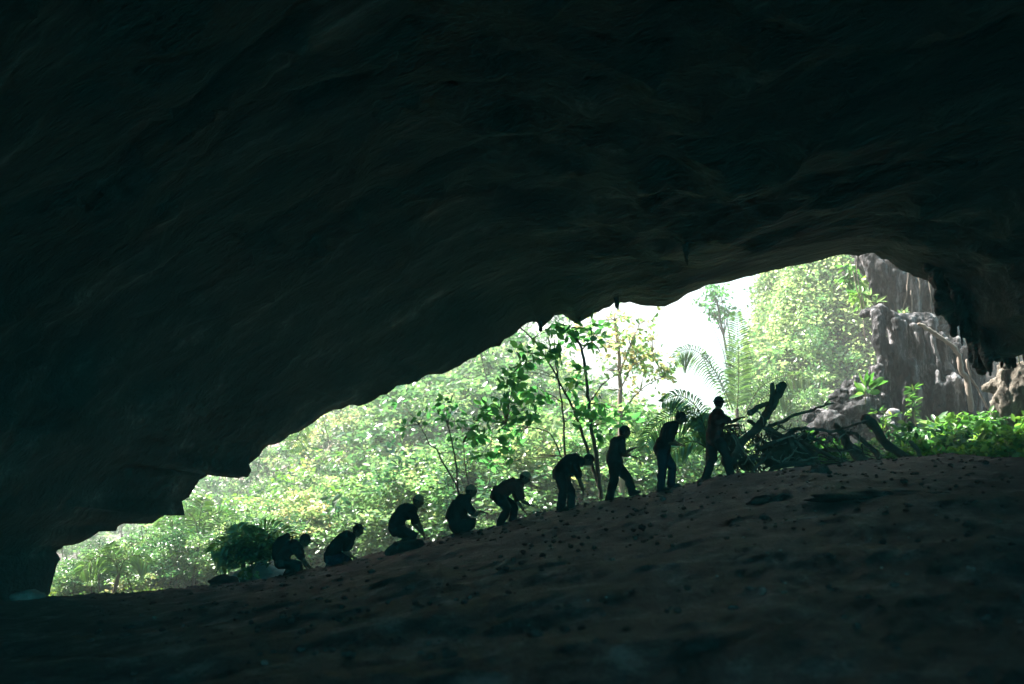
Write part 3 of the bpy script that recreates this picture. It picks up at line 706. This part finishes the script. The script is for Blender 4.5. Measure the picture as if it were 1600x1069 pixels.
saps = [
 make_tree('sapling', '', 'x', 4, (.9, .9, 1.9), 34, 22, .15, M['leaf'], 11, trunk_r=.022, clr=.35),
 make_tree('sapling', '', 'x', 4, (1.1, 1.0, 1.7), 30, 24, .17, M['leaf2'], 12, trunk_r=.025, clr=.4),
 make_tree('sapling', '', 'x', 4, (.7, .7, 1.5), 16, 18, .16, M['leafcave'], 13, trunk_r=.03, clr=.35),
]
DK = [make_tree('jungle_tree', '', TH, 8, (2.4, 2.2, 2.8), 75, 44, .17, M['leafshade'], 5, trunk_r=.08), make_tree('jungle_tree', '', TH, 8, (1.9, 1.8, 3.2), 50, 36, .22, M['leafshade'], 6, trunk_r=.09)]  # trees whose leaf colour carries the shade of the far left
used = set()
def place(proto, px, Y, top, label, group, wide=1.0, z0=None, href=8.):
    o = proto if proto.name not in used else copy_tree(proto)
    if o is proto: used.add(proto.name)
    x = P(px, 760, Y).x; z = ground_z(x, Y) if z0 is None else z0
    zt = P(px, top, Y).z; s = max(.25, (zt-z)/href)
    o.location = (x, Y, z); o.scale = (s*wide, s*wide, s); o.rotation_euler = (0, 0, random.uniform(0, 6.28)); tag(o, label, None, group)
    return o
RPX = [r[0] for r in RIM[4:57]]; RPY = [r[1] for r in RIM[4:57]]
def rim_at(px): return float(np.interp(px, sorted(RPX), [y for _, y in sorted(zip(RPX, RPY))]))
random.seed(21)
# far and middle rows of the thicket, seen under the ceiling; tops run past the rim, or stop short where the sky shows
for Y, step, k0 in ((58, 62, 0), (51, 58, 20), (45, 52, 40), (41, 56, 10)):
    px = 70+k0
    while px < 1010:
        if px < 870: top = rim_at(px)-random.uniform(-6, 55)
        elif px < 960: top = 590+random.uniform(0, 60)
        else: top = 640+(px-960)*.6+random.uniform(0, 20)
        if Y <= 45: top += random.uniform(10, 110)
        if Y == 41: top += 40
        lb = ('leafy tree in the lit thicket behind the crouching men' if px < 640 else 'leafy tree in the bright thicket behind the walking men') if px > 330 else 'leafy tree in the dimmer thicket at the far left of the mouth'
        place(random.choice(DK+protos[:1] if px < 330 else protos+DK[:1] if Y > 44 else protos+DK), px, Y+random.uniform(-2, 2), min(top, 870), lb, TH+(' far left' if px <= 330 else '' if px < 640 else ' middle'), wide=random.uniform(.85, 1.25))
        px += step*random.uniform(.75, 1.25)
for i in range(70):
    px = random.uniform(80, 1110); Y = random.uniform(33, 39) if px > 300 else random.uniform(31, 35)
    cy = float(np.interp(px, [a for a, _ in CREST], [b_ for _, b_ in CREST]))
    top = cy-random.uniform(35, 190)
    top = max(top, rim_at(min(px, 1300))+35)
    if px > 990: top = max(top, 675)
    side = 'left' if px < 450 else 'middle' if px < 800 else 'right'
    place(random.choice(saps), px, Y, top, {'left': 'thin stemmed sapling in the lower left thicket', 'middle': 'slender sapling behind the crouching men', 'right': 'slender sapling behind the walking men'}[side], 'saplings '+side, wide=random.uniform(.9, 1.4), href=4.)
THB = [make_tree('thicket_bush', '', 'b', 3, (1.35, 1.1, 1.35), 80, 64, .095, M['leaf'], 71, trunk_r=.03, clr=.34, cat='bush'),
       make_tree('thicket_bush', '', 'b', 3, (1.2, 1.1, 1.4), 70, 56, .12, M['leaf2'], 72, trunk_r=.03, clr=.4, cat='bush'),
       make_tree('thicket_bush', '', 'b', 3, (1.5, 1.1, 1.3), 60, 48, .15, M['leaf'], 73, trunk_r=.03, clr=.45, cat='bush')]
random.seed(77)
for i in range(105):
    px = 85+(i+random.random())*1010/105; Y = random.uniform(31.5, 40)
    cy = float(np.interp(px, [a for a, _ in CREST], [b_ for _, b_ in CREST]))
    top = max(cy-random.uniform(25, 130), rim_at(min(px, 1300))+40)
    if px > 985: top = max(top, 650+random.uniform(0, 30))
    side = 'left' if px < 450 else 'middle' if px < 800 else 'right'
    place(random.choice(THB), px, Y, top, {'left': 'low leafy bush in the thicket at the lower left', 'middle': 'low leafy bush filling the thicket behind the crouching men', 'right': 'low leafy bush filling the thicket behind the walking men'}[side], 'thicket bushes '+side, wide=random.uniform(1, 1.6), href=3.)
# bare thin stems in the lower left
def stem(px, y0, px1, y1, Y, r, label, group): strand('thin_stem', [(px, y0), ((px+px1)/2+random.uniform(-3, 3), (y0+y1)/2), (px1, y1)], Y, (r, r*.5), M['bark'], label, 'stem', group, jit=.02, n=5, sub=3)
for i in range(30):
    px = random.uniform(90, 360); stem(px, 940, px+random.uniform(-22, 22), random.uniform(820, 890), random.uniform(30.5, 35), random.uniform(.012, .03), 'thin bare stem in the lower left thicket', 'thin stems at the lower left')
for i in range(16):
    px = random.uniform(380, 1000); cy = float(np.interp(px, [a for a, _ in CREST], [b_ for _, b_ in CREST])); stem(px, cy+25, px+random.uniform(-14, 14), cy-random.uniform(60, 190), random.uniform(30, 37), random.uniform(.01, .022), 'thin bare stem rising behind the line of men', 'thin stems behind the men')

# mass foliage: far wall of the thicket, hillside and low undergrowth (nobody could count it)
def scatter(name, centers, per, rad, L, m, label, W=.5, up=.8):
    k = rng.integers(int(per*.5), int(per*1.5), len(centers)); C = np.repeat(centers, k, 0); dn = np.repeat(rng.random(len(centers)), k)
    q = unit(rng.normal(size=(len(C), 3)))*(rng.random((len(C), 1))**.5)*np.array([rad, rad, rad*.7])
    o = leaves_obj(name, [leaf_arrays(C+q, L*(.6+.8*rng.random(len(C))), W=W, rnd=np.clip(rng.normal(dn*.8+.1, .16), 0, 1), droop=.3, up=up)], m)
    tag(o, label, 'vegetation', kind='stuff'); return o
cs = []
for i in range(650):
    px = random.uniform(60, 1000); Y = random.uniform(60, 70)
    yt = rim_at(px)-20 if px < 850 else 610 if px < 960 else 680
    py = random.uniform(yt, 960)
    cs.append(P(px, py, Y))
scatter('thicket_foliage', np.array([tuple(p) for p in cs]), 40, 1.0, .3, M['leaf'], 'farthest wall of leaves closing the lit thicket')
cs = []
for i in range(6400):
    Y = random.uniform(39, 78); x = .25*Y-1.3+(random.uniform(0, 4) if i % 2 else abs(random.gauss(0, 9))); z = ground_z(x, Y)
    if z > -2: cs.append((x, Y, z+random.uniform(.1, 1.3)))
hc = np.array(cs)
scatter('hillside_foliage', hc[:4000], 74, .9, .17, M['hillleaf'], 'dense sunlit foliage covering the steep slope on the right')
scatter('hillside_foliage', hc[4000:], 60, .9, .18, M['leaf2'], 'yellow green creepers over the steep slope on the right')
cs = []
for i in range(1500):
    x = random.uniform(-17, 12); Y = random.uniform(25, 44); z = ground_z(x, Y)
    if x/Y < .25: cs.append((x, Y, z+random.uniform(.05, .7)))
scatter('undergrowth', np.array(cs), 26, .35, .13, M['grass'], 'low weeds and seedlings on the ground outside the cave')
# hillside trees
random.seed(5)
HP = [make_tree('hillside_tree', '', 'h', 6, (2.0, 1.8, 1.8), 50, 36, .26, M['leaf2'], 31), make_tree('hillside_tree', '', 'h', 6, (1.6, 1.6, 2.3), 50, 36, .2, M['leaf'], 32)]
for i in range(46):
    x = random.uniform(13, 36); Y = random.uniform(45, 80); z = ground_z(x, Y)
    if z < -.5 or (x/Y < .262 and z > 3): continue
    pr = random.choice(HP); o = pr if pr.name not in used else copy_tree(pr); used.add(pr.name)
    s = random.uniform(.4, .8); o.location = (x, Y, z-.2); o.scale = (s, s, s); o.rotation_euler = (0, 0, random.uniform(0, 6.28))
    tag(o, 'bushy tree on the pale sunlit slope at the right', None, 'bushy trees on the right hand slope')
for px, top, Y, wd in [(1196, 560, 43, 1.2), (1212, 500, 45, .9), (1228, 452, 44, .9), (1185, 600, 40, 1.3), (1206, 585, 37, 1.0), (1236, 520, 41, 1.2), (1262, 455, 43, 1.1), (1290, 500, 39, 1.2), (1250, 600, 36, 1.3), (1168, 628, 42, 1.3)]:
    pr = random.choice(HP); place(pr, px, Y, top, 'loose crowned tree on the left edge of the pale slope', 'trees on the edge of the slope', wide=wd*.8, z0=P(px, top, Y).z-random.uniform(3.2, 5), href=6.)
o = make_tree('hanging_tree', 'leaning tree with dark drooping crown standing against the sky right of the gap', None, 11, (.6, .6, 1.1), 18, 24, .2, M['leafdark'], 41, trunk_r=.09, lean=-.12)
x = P(1172, 700, 44).x; o.location = (x, 44, ground_z(x, 44)); o.scale = [ (P(1150, 436, 44).z-o.location.z)/11 ]*3
o = make_tree('slender_tree', 'low leafy tree right of the tall palm frond below the sky gap', None, 5, (.7, .7, 1.2), 18, 22, .16, M['leaf'], 42, trunk_r=.05)
x = P(1190, 700, 40).x; o.location = (x, 40, ground_z(x, 40)); o.scale = [(P(1190, 510, 40).z-o.location.z)/5]*3

# traced trees close behind the crest -------------------------------------------------
def rosette(px, py, Y, n, L, spread=10, kind=0):
    """n leaves radiating from a twig end"""
    c = np.array(P(px, py, Y)); C = np.repeat(c[None], n, 0)+rng.normal(size=(n, 3))*np.array([.05, .08, .05])
    th = rng.random(n)*6.28; A = np.stack([np.cos(th), rng.normal(0, .45, n), np.sin(th)*.75-.15], 1)
    C = C+unit(A)*.05
    return leaf_arrays(C, L*(.7+.5*rng.random(n)), W=.55, axis=A, fold=.3, up=.3, rnd=np.clip(rng.normal(.45, .28, n), 0, 1))
def traced_tree(name, label, Y, stems, tips, L, m, nl=8, parent_mat='bark', tw=.012):
    base = P(*stems[0][0][0], Y); root = empty(name, base, label, 'tree')
    for i, (pl, r) in enumerate(stems): strand('trunk' if i == 0 else 'limb', pl, Y, r, M[parent_mat], 0, 0, jit=.008, parent=root, dY=random.uniform(-.3, .4), n=8)
    allp = [(a, b_) for pl, r in stems for a, b_ in pl]
    b = MB(); parts = []
    for (a, b_) in tips:
        y = Y+random.uniform(-.8, .8)
        q = min(allp, key=lambda s: (s[0]-a)**2+((s[1]-b_-12) if s[1] > b_ else (s[1]-b_)*2)**2)
        s0 = P(q[0], q[1], Y); e = P(a, b_, y); b.loft([s0, s0.lerp(e, .5)+Vector((0, 0, .05)), e], [tw, tw*.7, tw*.4], n=5, cap=False)
        parts.append(rosette(a, b_, y, int(nl*random.uniform(.7, 1.3)), L))
    b.build('twigs', M[parent_mat], root)['kind'] = 'stuff'; leaves_obj('crown', parts, m, root).location = -root.location
    return root
z3 = lambda L: [(740+a*.2805, 460+b_*.2805) for a, b_ in L]
random.seed(3)
traced_tree('big_leaved_tree', 'tall slim tree with large dark leaves standing behind the bending man', 26.7,
  [(z3([(712, 1130), (700, 1069), (680, 880), (655, 740), (640, 600), (625, 440), (600, 300), (560, 230)]), (.065, .03)),
   (z3([(645, 610), (690, 540), (735, 485), (780, 460)]), (.022, .012)), (z3([(600, 310), (630, 285), (658, 268)]), (.025, .012)),
   (z3([(700, 1069), (670, 990), (640, 880), (600, 760), (560, 650), (510, 550), (470, 470), (400, 350), (330, 250), (255, 180)]), (.05, .018))],
  z3([(500, 170), (540, 180), (510, 215), (570, 250), (620, 180), (600, 240), (640, 260), (680, 265), (530, 235), (530, 460), (560, 490), (590, 500), (540, 520), (600, 410), (610, 425),
      (560, 620), (585, 660), (620, 650), (700, 620), (720, 610), (780, 630), (830, 670), (870, 695), (780, 690), (720, 690), (600, 660), (560, 700), (620, 730), (760, 720), (730, 780), (680, 770), (690, 640), (640, 640),
      (440, 200), (460, 290), (480, 320), (470, 360), (400, 300), (430, 300), (420, 185), (300, 330), (340, 300), (680, 180), (720, 185), (650, 145), (690, 225)]), .28, M['leafdark'], 6)
traced_tree('big_leaved_tree', 'leaning forked tree with big drooping leaves left of the tall slim tree', 26.7,
  [(z3([(510, 1000), (508, 900), (505, 760), (490, 600), (470, 470), (455, 360), (450, 250)]), (.035, .015)),
   (z3([(508, 930), (490, 900), (430, 780), (380, 755), (300, 740), (180, 720)]), (.022, .012))],
  z3([(60, 640), (40, 655), (90, 620), (150, 640), (250, 620), (320, 650), (200, 690), (150, 700), (240, 740), (180, 780), (140, 800), (230, 790), (210, 900), (120, 920), (100, 950), (40, 800), (20, 780), (60, 700), (170, 490),
      (210, 450), (230, 460), (260, 430), (250, 320), (260, 380), (290, 400), (285, 380), (320, 340), (310, 540), (360, 530), (400, 550), (340, 590), (330, 560), (390, 575), (270, 600), (310, 690), (190, 640), (170, 670), (230, 850), (80, 730),
      (150, 590), (200, 580), (260, 660), (215, 520), (240, 520), (270, 720), (160, 855), (40, 900)]), .28, M['leafdark'], 6)
z2 = lambda L: [(380+a*.2806, 560+b_*.2806) for a, b_ in L]
traced_tree('small_forked_tree', 'small dark forked tree rising behind the fourth squatting man', 26.7,
  [(z2([(1195, 800), (1195, 740), (1190, 640), (1180, 560), (1165, 470), (1140, 370)]), (.035, .015)),
   (z2([(1195, 720), (1150, 640), (1100, 560), (1080, 510), (1040, 480), (1010, 420), (980, 370)]), (.025, .01)),
   (z2([(1262, 740), (1250, 690), (1235, 600), (1230, 530), (1225, 470)]), (.018, .01))],
  z2([(1080, 270), (1110, 300), (1120, 250), (1160, 290), (1200, 290), (1130, 340), (1180, 440), (1220, 380), (1260, 400), (1290, 440), (1320, 440), (1250, 470), (1240, 510), (1290, 540), (1200, 350), (1240, 430), (870, 255), (900, 390), (840, 400),
      (970, 350), (1020, 300), (1340, 290), (1360, 260), (1290, 400), (1320, 300), (1090, 320), (1150, 260)]), .2, M['leafdark'], 5)
# airy tree with green and orange leaves in front of the sky
random.seed(9)
tips = []
for i in range(125):
    t = random.random(); cx_, cy_ = (955+75*t+random.gauss(0, 22), 505+75*t+random.gauss(0, 27))
    if cx_ > 1062 or cy_ < 478: continue
    tips.append((cx_, cy_))
for i in range(30): tips.append((random.uniform(880, 1000), random.uniform(500, 640)))
r_ = traced_tree('orange_leaved_tree', 'airy tree with pale green and orange leaves in front of the sky gap', 30,
  [([(972, 790), (970, 700), (969, 640), (968, 580), (966, 540), (960, 500)], (.09, .04)), ([(969, 610), (990, 570), (1020, 555)], (.03, .015)), ([(968, 580), (985, 540), (1000, 505)], (.03, .015)), ([(969, 650), (1000, 610), (1035, 590)], (.025, .012))],
  tips, .19, M['leaforange'], 5, parent_mat='paleroot')
for px, py, tx, ty, label in [(800, 545, 60, 22, 'pale green treetop under the rim between the two traced trees')]: pass

# palms --------------------------------------------------------------------------------
def frond(pl, Y, ll, parent, nl=34, droop=.5, dY=0, side=1.0, fwd=.6, m='palm', lw=.045):
    raw = [P(a, b_, Y+dY*i/(len(pl)-1)) for i, (a, b_) in enumerate(pl)]
    c = lerp_list(raw, 6); o = MB(); o.loft(c, [.022-.017*i/(len(c)-1) for i in range(len(c))], n=5)
    fr = o.build('frond', M['palmrib'], parent)
    V, F, Rn = [], [], []
    seg = np.array([tuple(p) for p in c]); s = np.linspace(.06, 1, nl); idx = s*(len(seg)-1)
    view = np.array([0, 1.0, 0])
    for k, q in enumerate(idx):
        i = min(int(q), len(seg)-2); p = seg[i]+(seg[i+1]-seg[i])*(q-i); t = seg[i+1]-seg[i]; t /= np.linalg.norm(t)
        l = np.cross(t, view); l /= np.linalg.norm(l)+1e-9
        L = ll*math.sin(math.pi*(.12+.83*s[k]))**.7*random.uniform(.88, 1.08)
        for sd in (-1, 1):
            d = t*fwd+l*sd*side+np.array([0, random.uniform(-.25, .25), 0]); d /= np.linalg.norm(d)
            n_ = np.cross(d, t)+rng.normal(size=3)*.25; w = np.cross(d, n_); w /= np.linalg.norm(w); w *= lw*.5
            a = p; b1 = p+d*L*.5-np.array([0, 0, droop*L*.12]); e = p+d*L*.97-np.array([0, 0, droop*L*.5])
            o0 = len(V)
            V += [a-w*.4, a+w*.4, b1+w, b1-w, e+w*.15, e-w*.15]; F += [(o0, o0+1, o0+2, o0+3), (o0+3, o0+2, o0+4, o0+5)]; Rn += [random.random()]*6
            Rn[-6:] = [Rn[-1]]*6
    me = quads_mesh('leaflets', np.array(V), np.array(F), np.array(Rn)); lf = link('leaflets', me, M[m], None, smooth=False); lf.parent = fr
    return fr
M['palmrib'] = rough_mat('palm_rib', [(.3, (.05, .07, .02)), (.7, (.12, .13, .05))], scale=8)
def palm(label, base, Y, fronds, trunk=True, r=.07, name='palm_tree'):
    g = P(base[0], base[1], Y); root = empty(name, g, label, 'palm')
    if trunk:
        b = MB(); tops = P(*fronds[0][0][0], Y); gz = ground_z(g.x, Y)
        b.loft([Vector((g.x, Y, gz-.1)), Vector((g.x, Y, gz-.1)).lerp(tops, .5), tops], [r*1.3, r, r*.8], n=8, jit=.08); b.build('trunk', M['bark'], root)
    for f_ in fronds: frond(f_[0], Y, f_[1], root, **(f_[2] if len(f_) > 2 else {}))
    return root
random.seed(17)
palm('tall palm with one upright feathery frond in front of the sky gap', (1150, 700), 33,
  [([(1152, 640), (1154, 600), (1154, 550), (1151, 489)], .75, dict(nl=54, droop=.35, fwd=.6, lw=.055)),
   ([(1145, 640), (1128, 600), (1108, 567), (1085, 547), (1064, 549), (1053, 566)], .6, dict(nl=40, droop=1.4, fwd=.35, lw=.055)),
   ([(1140, 640), (1126, 600), (1108, 572), (1100, 552)], .3, dict(nl=20, droop=.3, fwd=.9, lw=.055)),
   ([(1165, 645), (1186, 608), (1215, 590), (1245, 587), (1266, 594)], .5, dict(nl=40, droop=1.4, fwd=.5, dY=-1)),
   ([(1165, 650), (1190, 624), (1215, 614), (1232, 624), (1238, 645)], .5, dict(nl=30, droop=1.2, dY=-.5))])
palm('low palm with arching fronds just behind the eighth and ninth men', (1100, 750), 25,
  [([(1106, 690), (1098, 660), (1078, 645), (1045, 650), (1018, 672), (1008, 700)], .52, dict(nl=44, droop=1.3, fwd=.4)),
   ([(1106, 690), (1100, 662), (1085, 632), (1060, 618), (1035, 628)], .5, dict(nl=40, droop=1.0)),
   ([(1104, 700), (1085, 690), (1065, 695), (1045, 712)], .4, dict(nl=30, droop=1.0)),
   ([(1106, 700), (1104, 670), (1106, 650)], .4, dict(nl=24, droop=.2, fwd=1.2)),
   ([(1106, 700), (1092, 676), (1088, 655)], .35, dict(nl=22, droop=.2, fwd=1.2)),
   ([(1108, 700), (1120, 680), (1140, 676), (1155, 690)], .4, dict(nl=26, droop=.9))])
palm('pale palm fanning out behind the head of the seventh man', (970, 760), 33,
  [([(975, 730), (960, 700), (940, 690), (920, 705)], .7, dict(nl=34, droop=1.1)), ([(975, 730), (975, 690), (960, 660), (935, 650)], .7, dict(nl=36, droop=.9)),
   ([(975, 730), (985, 690), (998, 655), (1010, 640)], .6, dict(nl=34, droop=.6)), ([(975, 730), (962, 680), (955, 640), (957, 610)], .6, dict(nl=34, droop=.4))])
palm('palm with pale arching frond in the far left thicket, nearest the low ceiling', (300, 910), 32,
  [([(310, 850), (305, 815), (290, 800), (268, 805), (250, 822)], .7, dict(nl=34, droop=1.2)), ([(310, 850), (322, 815), (345, 800), (368, 812)], .7, dict(nl=34, droop=1.2)), ([(310, 850), (312, 810), (318, 780)], .6, dict(nl=30))])
palm('small palm at the left end of the thicket with drooping grey fronds', (170, 930), 30.5,
  [([(185, 900), (178, 878), (160, 868), (138, 878), (125, 895)], .6, dict(nl=32, droop=1.2)), ([(185, 900), (195, 875), (215, 868), (232, 882)], .6, dict(nl=32, droop=1.2)), ([(185, 900), (180, 870), (172, 850)], .5, dict(nl=26))])
palm('dark palm arching over the pale boulder behind the leftmost man', (385, 900), 24.5,
  [([(380, 880), (395, 845), (415, 828), (440, 832), (462, 850)], .6, dict(nl=40, droop=1.0, fwd=.4)), ([(380, 880), (370, 852), (350, 848), (330, 862)], .5, dict(nl=34, droop=1.2)), ([(380, 880), (378, 845), (372, 820)], .5, dict(nl=30)),
   ([(380, 880), (392, 850), (402, 825)], .5, dict(nl=30)), ([(380, 880), (360, 862), (345, 870)], .5, dict(nl=26, droop=1.2))])
palm('single dark frond hanging at the rim above the left thicket', (470, 670), 34.5, [([(478, 662), (470, 675), (462, 690), (452, 702)], .5, dict(nl=18, droop=.6, fwd=.3))], trunk=False, name='fern')

# plants at the right ------------------------------------------------------------------
def plant(name, px, py, Y, n, L, m, label, W=.32, spread=.9, h=0, cat='plant', group=None, up=.6, stem=True):
    base = P(px, py, Y); root = empty(name, base, label, cat, group)
    b = MB(); parts = []
    lv = max(1, int(n/8))
    for k in range(lv):
        z = h*k/max(1, lv-1) if lv > 1 else h
        q = int(n/lv); th = rng.random(q)*6.28; el = rng.normal(up, .45, q)
        A = np.stack([np.cos(th)*np.cos(el), np.sin(th)*np.cos(el), np.sin(el)], 1)
        c = np.array(base)+np.array([random.gauss(0, spread*.1), random.gauss(0, spread*.1), z])
        parts.append(leaf_arrays(c+A*L*.12, L*(.7+.5*rng.random(q)), W=W, axis=A, fold=.35, up=.8, rnd=np.clip(rng.normal(.55, .22, q), 0, 1)))
    b.loft([base-Vector((0, 0, .25)), base+Vector((0, 0, h*.5)), base+Vector((0, 0, h))], [.015, .012, .008], n=6); b.build('stem', M['palmrib'], root)
    leaves_obj('foliage', parts, m, root).location = -root.location
    return root
plant('broad_leaved_plant', 1352, 616, 27.2, 16, .55, M['leafcave'], 'bright green plant with broad upright leaves on the brown rock outcrop', W=.34, h=.15)
plant('leafy_herb', 1430, 650, 26.6, 60, .26, M['leafcave'], 'tall pale herb with narrow drooping leaves before the flowstone curtain', W=.2, h=.75, up=.0)
plant('leafy_herb', 1385, 672, 26.4, 46, .26, M['leafcave'], 'smaller narrow leaved herb just left of the tall pale herb', W=.18, h=.5, up=.1)
plant('yellow_plant', 1462, 680, 25.6, 26, .42, M['leaf2'], 'yellow leaved plant in front of the green bushes at the right', W=.34, h=.3, up=.3)
plant('hanging_fern', 1327, 412, 33, 60, .5, M['leafcave'], 'bright fern hanging from the rim at the top of the slope', W=.25, h=-.7, up=-.6)
plant('hanging_fern', 1345, 440, 32.4, 60, .45, M['leafcave'], 'green fern hanging beside the upper flowstone mass', W=.25, h=-.6, up=-.5)
plant('hanging_fern', 1362, 462, 31, 20, .3, M['leaf2'], 'small yellow green fern under the upper flowstone mass', W=.25, h=-.2, up=.2)
plant('ledge_weed', 1412, 497, 30.6, 30, .22, M['leaf2'], 'yellow weed growing on the ledge between the two flowstone masses', W=.3, h=.12, up=.6)
plant('ledge_weed', 1592, 556, 25.3, 26, .22, M['leafcave'], 'sprig of weed on top of the tan rock mound', W=.3, h=.2)
random.seed(31)
bush = make_tree('shrub', '', 's', 1.2, (.62, .5, .5), 40, 26, .13, M['leafcave'], 51, trunk_r=.02, clr=.18, cat='shrub')
bush2 = make_tree('shrub', '', 's', 1.2, (.55, .5, .55), 30, 20, .19, M['leafcave'], 52, trunk_r=.02, clr=.2, cat='shrub')
bush3 = make_tree('shrub', '', 's', 1.2, (.6, .5, .5), 26, 24, .15, M['leaf'], 53, trunk_r=.02, clr=.22, cat='shrub')
for i, (px, top, Y, s) in enumerate([(1420, 668, 24.5, 1), (1445, 690, 22.6, .7), (1470, 660, 25, 1), (1490, 680, 23.4, .9), (1515, 652, 25, 1.1), (1530, 685, 22.4, 1), (1548, 640, 25.2, 1.1), (1560, 668, 23.2, 1.0), (1585, 672, 22.6, 1.1), (1605, 650, 24.4, 1.2),
                                     (1545, 700, 21.4, .9), (1575, 700, 21.2, 1), (1600, 700, 21.3, 1), (1500, 700, 21.8, .7), (1625, 680, 22, 1.2), (1405, 700, 22.9, .6), (1385, 705, 23.2, .5), (1345, 690, 24, .6), (1300, 690, 24.5, .7), (1270, 680, 25, .9)]):
    pr = random.choice([bush, bush2, bush3]); o = pr if pr.name not in used else copy_tree(pr); used.add(pr.name)
    p = P(px, top, Y); gz = ground_z(p.x, Y); k = s*1.15
    z = min(p.z-1.2*k, gz+.6); z = p.z-1.2*k
    o.location = (p.x, Y, max(z, gz-.9)); o.scale = (k, k, k); o.rotation_euler = (0, 0, random.uniform(0, 6.28))
    tag(o, 'fresh green shrub in the bank of greenery at the right edge' if px > 1400 else 'small green shrub behind the driftwood pile', None, 'green shrubs '+('at the right edge' if px > 1400 else 'behind the pile'))
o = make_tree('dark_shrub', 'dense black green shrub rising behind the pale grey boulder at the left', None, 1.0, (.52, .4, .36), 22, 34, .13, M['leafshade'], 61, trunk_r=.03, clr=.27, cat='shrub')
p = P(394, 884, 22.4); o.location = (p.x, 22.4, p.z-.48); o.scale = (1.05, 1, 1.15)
b = MB()
for i in range(1500):
    px = random.uniform(150, 1600); k = random.random()**2.2; Y = 20.3-14*k
    x = P(px, 800, Y).x; z = ground_z(x, Y); r = random.uniform(.012, .05)*(1.2 if random.random() < .1 else .8)
    b.ball((x, Y, z+r*.2), (r*random.uniform(.8, 1.6), r, r*.7), Matrix.Rotation(random.uniform(0, 3), 3, 'Z'), 7, 5, lambda d, q: q*random.uniform(.8, 1.15))
tag(b.build('rubble', M['soil'], smooth=False), 'small clods and stones strewn over the earth mound', 'rubble', kind='stuff')
# pale litter flecks on the mound
b = MB()
for i in range(60):
    px = random.uniform(820, 1500); py = random.uniform(760, 1000); Y = random.uniform(8, 18)
    x = P(px, py, Y).x; z = ground_z(x, Y)+.09*0; 
    b.ball((x, Y, z+.03), (random.uniform(.008, .02), .01, .008), None, 6, 4)
tag(b.build('pale_litter', M['boulder']), 'tiny pale pebbles scattered on the earth mound', 'pebbles', kind='stuff')

# ------------------------------------------------------------------ haze veiling the distance, also added to lift the dark tones
m, nt_, N_, L_ = mat('haze'); pv = N_('ShaderNodeVolumePrincipled'); pv.inputs['Color'].default_value = (.88, .95, .93, 1); pv.inputs['Density'].default_value = .0050; pv.inputs['Anisotropy'].default_value = 0.
o = N_('ShaderNodeOutputMaterial'); L_(pv.outputs[0], o.inputs['Volume'])
b = MB(); x0, x1, y0, y1, z0, z1 = -62, 78, -47, 138, -9, 52
b.add([(x0, y0, z0), (x1, y0, z0), (x1, y1, z0), (x0, y1, z0), (x0, y0, z1), (x1, y0, z1), (x1, y1, z1), (x0, y1, z1)], [(3, 2, 1, 0), (4, 5, 6, 7), (0, 1, 5, 4), (1, 2, 6, 5), (2, 3, 7, 6), (3, 0, 4, 7)])
tag(b.build('haze', m, smooth=False), 'pale haze veiling the distance and lifting the dark tones', kind='stuff')

# ------------------------------------------------------------------ light, sky, camera
SUN_EL, SUN_AZ = R(58), R(-62)        # azimuth measured from +Y towards +X
w = bpy.data.worlds.new('World'); scene.world = w; w.use_nodes = True
nt = w.node_tree; nt.nodes.clear(); Nn = nt.nodes.new; L = nt.links.new
sky = Nn('ShaderNodeTexSky'); sky.sky_type = 'NISHITA'; sky.sun_disc = False; sky.sun_elevation = SUN_EL; sky.sun_rotation = SUN_AZ; sky.dust_density = 2.; sky.air_density = 1.
bg = Nn('ShaderNodeBackground'); bg.inputs[1].default_value = .10
hz = Nn('ShaderNodeMix'); hz.data_type = 'RGBA'
tc = Nn('ShaderNodeTexCoord'); dp = Nn('ShaderNodeVectorMath'); dp.operation = 'DOT_PRODUCT'; dp.inputs[1].default_value = (math.sin(SUN_AZ), math.cos(SUN_AZ), 0)
L(tc.outputs['Generated'], dp.inputs[0])
mr = Nn('ShaderNodeMapRange'); mr.inputs[1].default_value = -.1; mr.inputs[2].default_value = .6; L(dp.outputs['Value'], mr.inputs[0])
tint = Nn('ShaderNodeMix'); tint.data_type = 'RGBA'; tint.blend_type = 'MULTIPLY'; tint.inputs[0].default_value = 1; L(sky.outputs[0], tint.inputs[6]); tint.inputs[7].default_value = (.05, .90, .82, 1)
L(mr.outputs[0], hz.inputs[0]); L(tint.outputs[2], hz.inputs[6]); hz.inputs[7].default_value = (3.0, 1.62, 1.52, 1)    # bright milky haze on the sun's side
L(hz.outputs[2], bg.inputs[0]); o = Nn('ShaderNodeOutputWorld'); L(bg.outputs[0], o.inputs[0])
sl = bpy.data.lights.new('sun', 'SUN'); sl.energy = 5; sl.angle = R(.5); sl.color = (1, .95, .86)
so = bpy.data.objects.new('sun', sl); COL.objects.link(so)
sd = Vector((math.sin(SUN_AZ)*math.cos(SUN_EL), math.cos(SUN_AZ)*math.cos(SUN_EL), math.sin(SUN_EL)))
so.rotation_euler = (sd).to_track_quat('Z', 'Y').to_euler(); so.location = (0, 60, 60)
cam = bpy.data.cameras.new('camera'); cam.lens = 35.0; cam.sensor_width = 36; cam.clip_end = 2000
co = bpy.data.objects.new('camera', cam); COL.objects.link(co); co.location = EYE; co.rotation_euler = (math.pi/2+PITCH, 0, 0)
cam.dof.use_dof = True; cam.dof.focus_distance = 20.5; cam.dof.aperture_fstop = 1.0
scene.camera = co
scene.view_settings.view_transform = 'Standard'; scene.view_settings.look = 'None'; scene.view_settings.exposure = 3.0; scene.view_settings.gamma = 1
scene.cycles.use_denoising = True; scene.cycles.max_bounces = 8; scene.cycles.diffuse_bounces = 5; scene.cycles.sample_clamp_indirect = 4
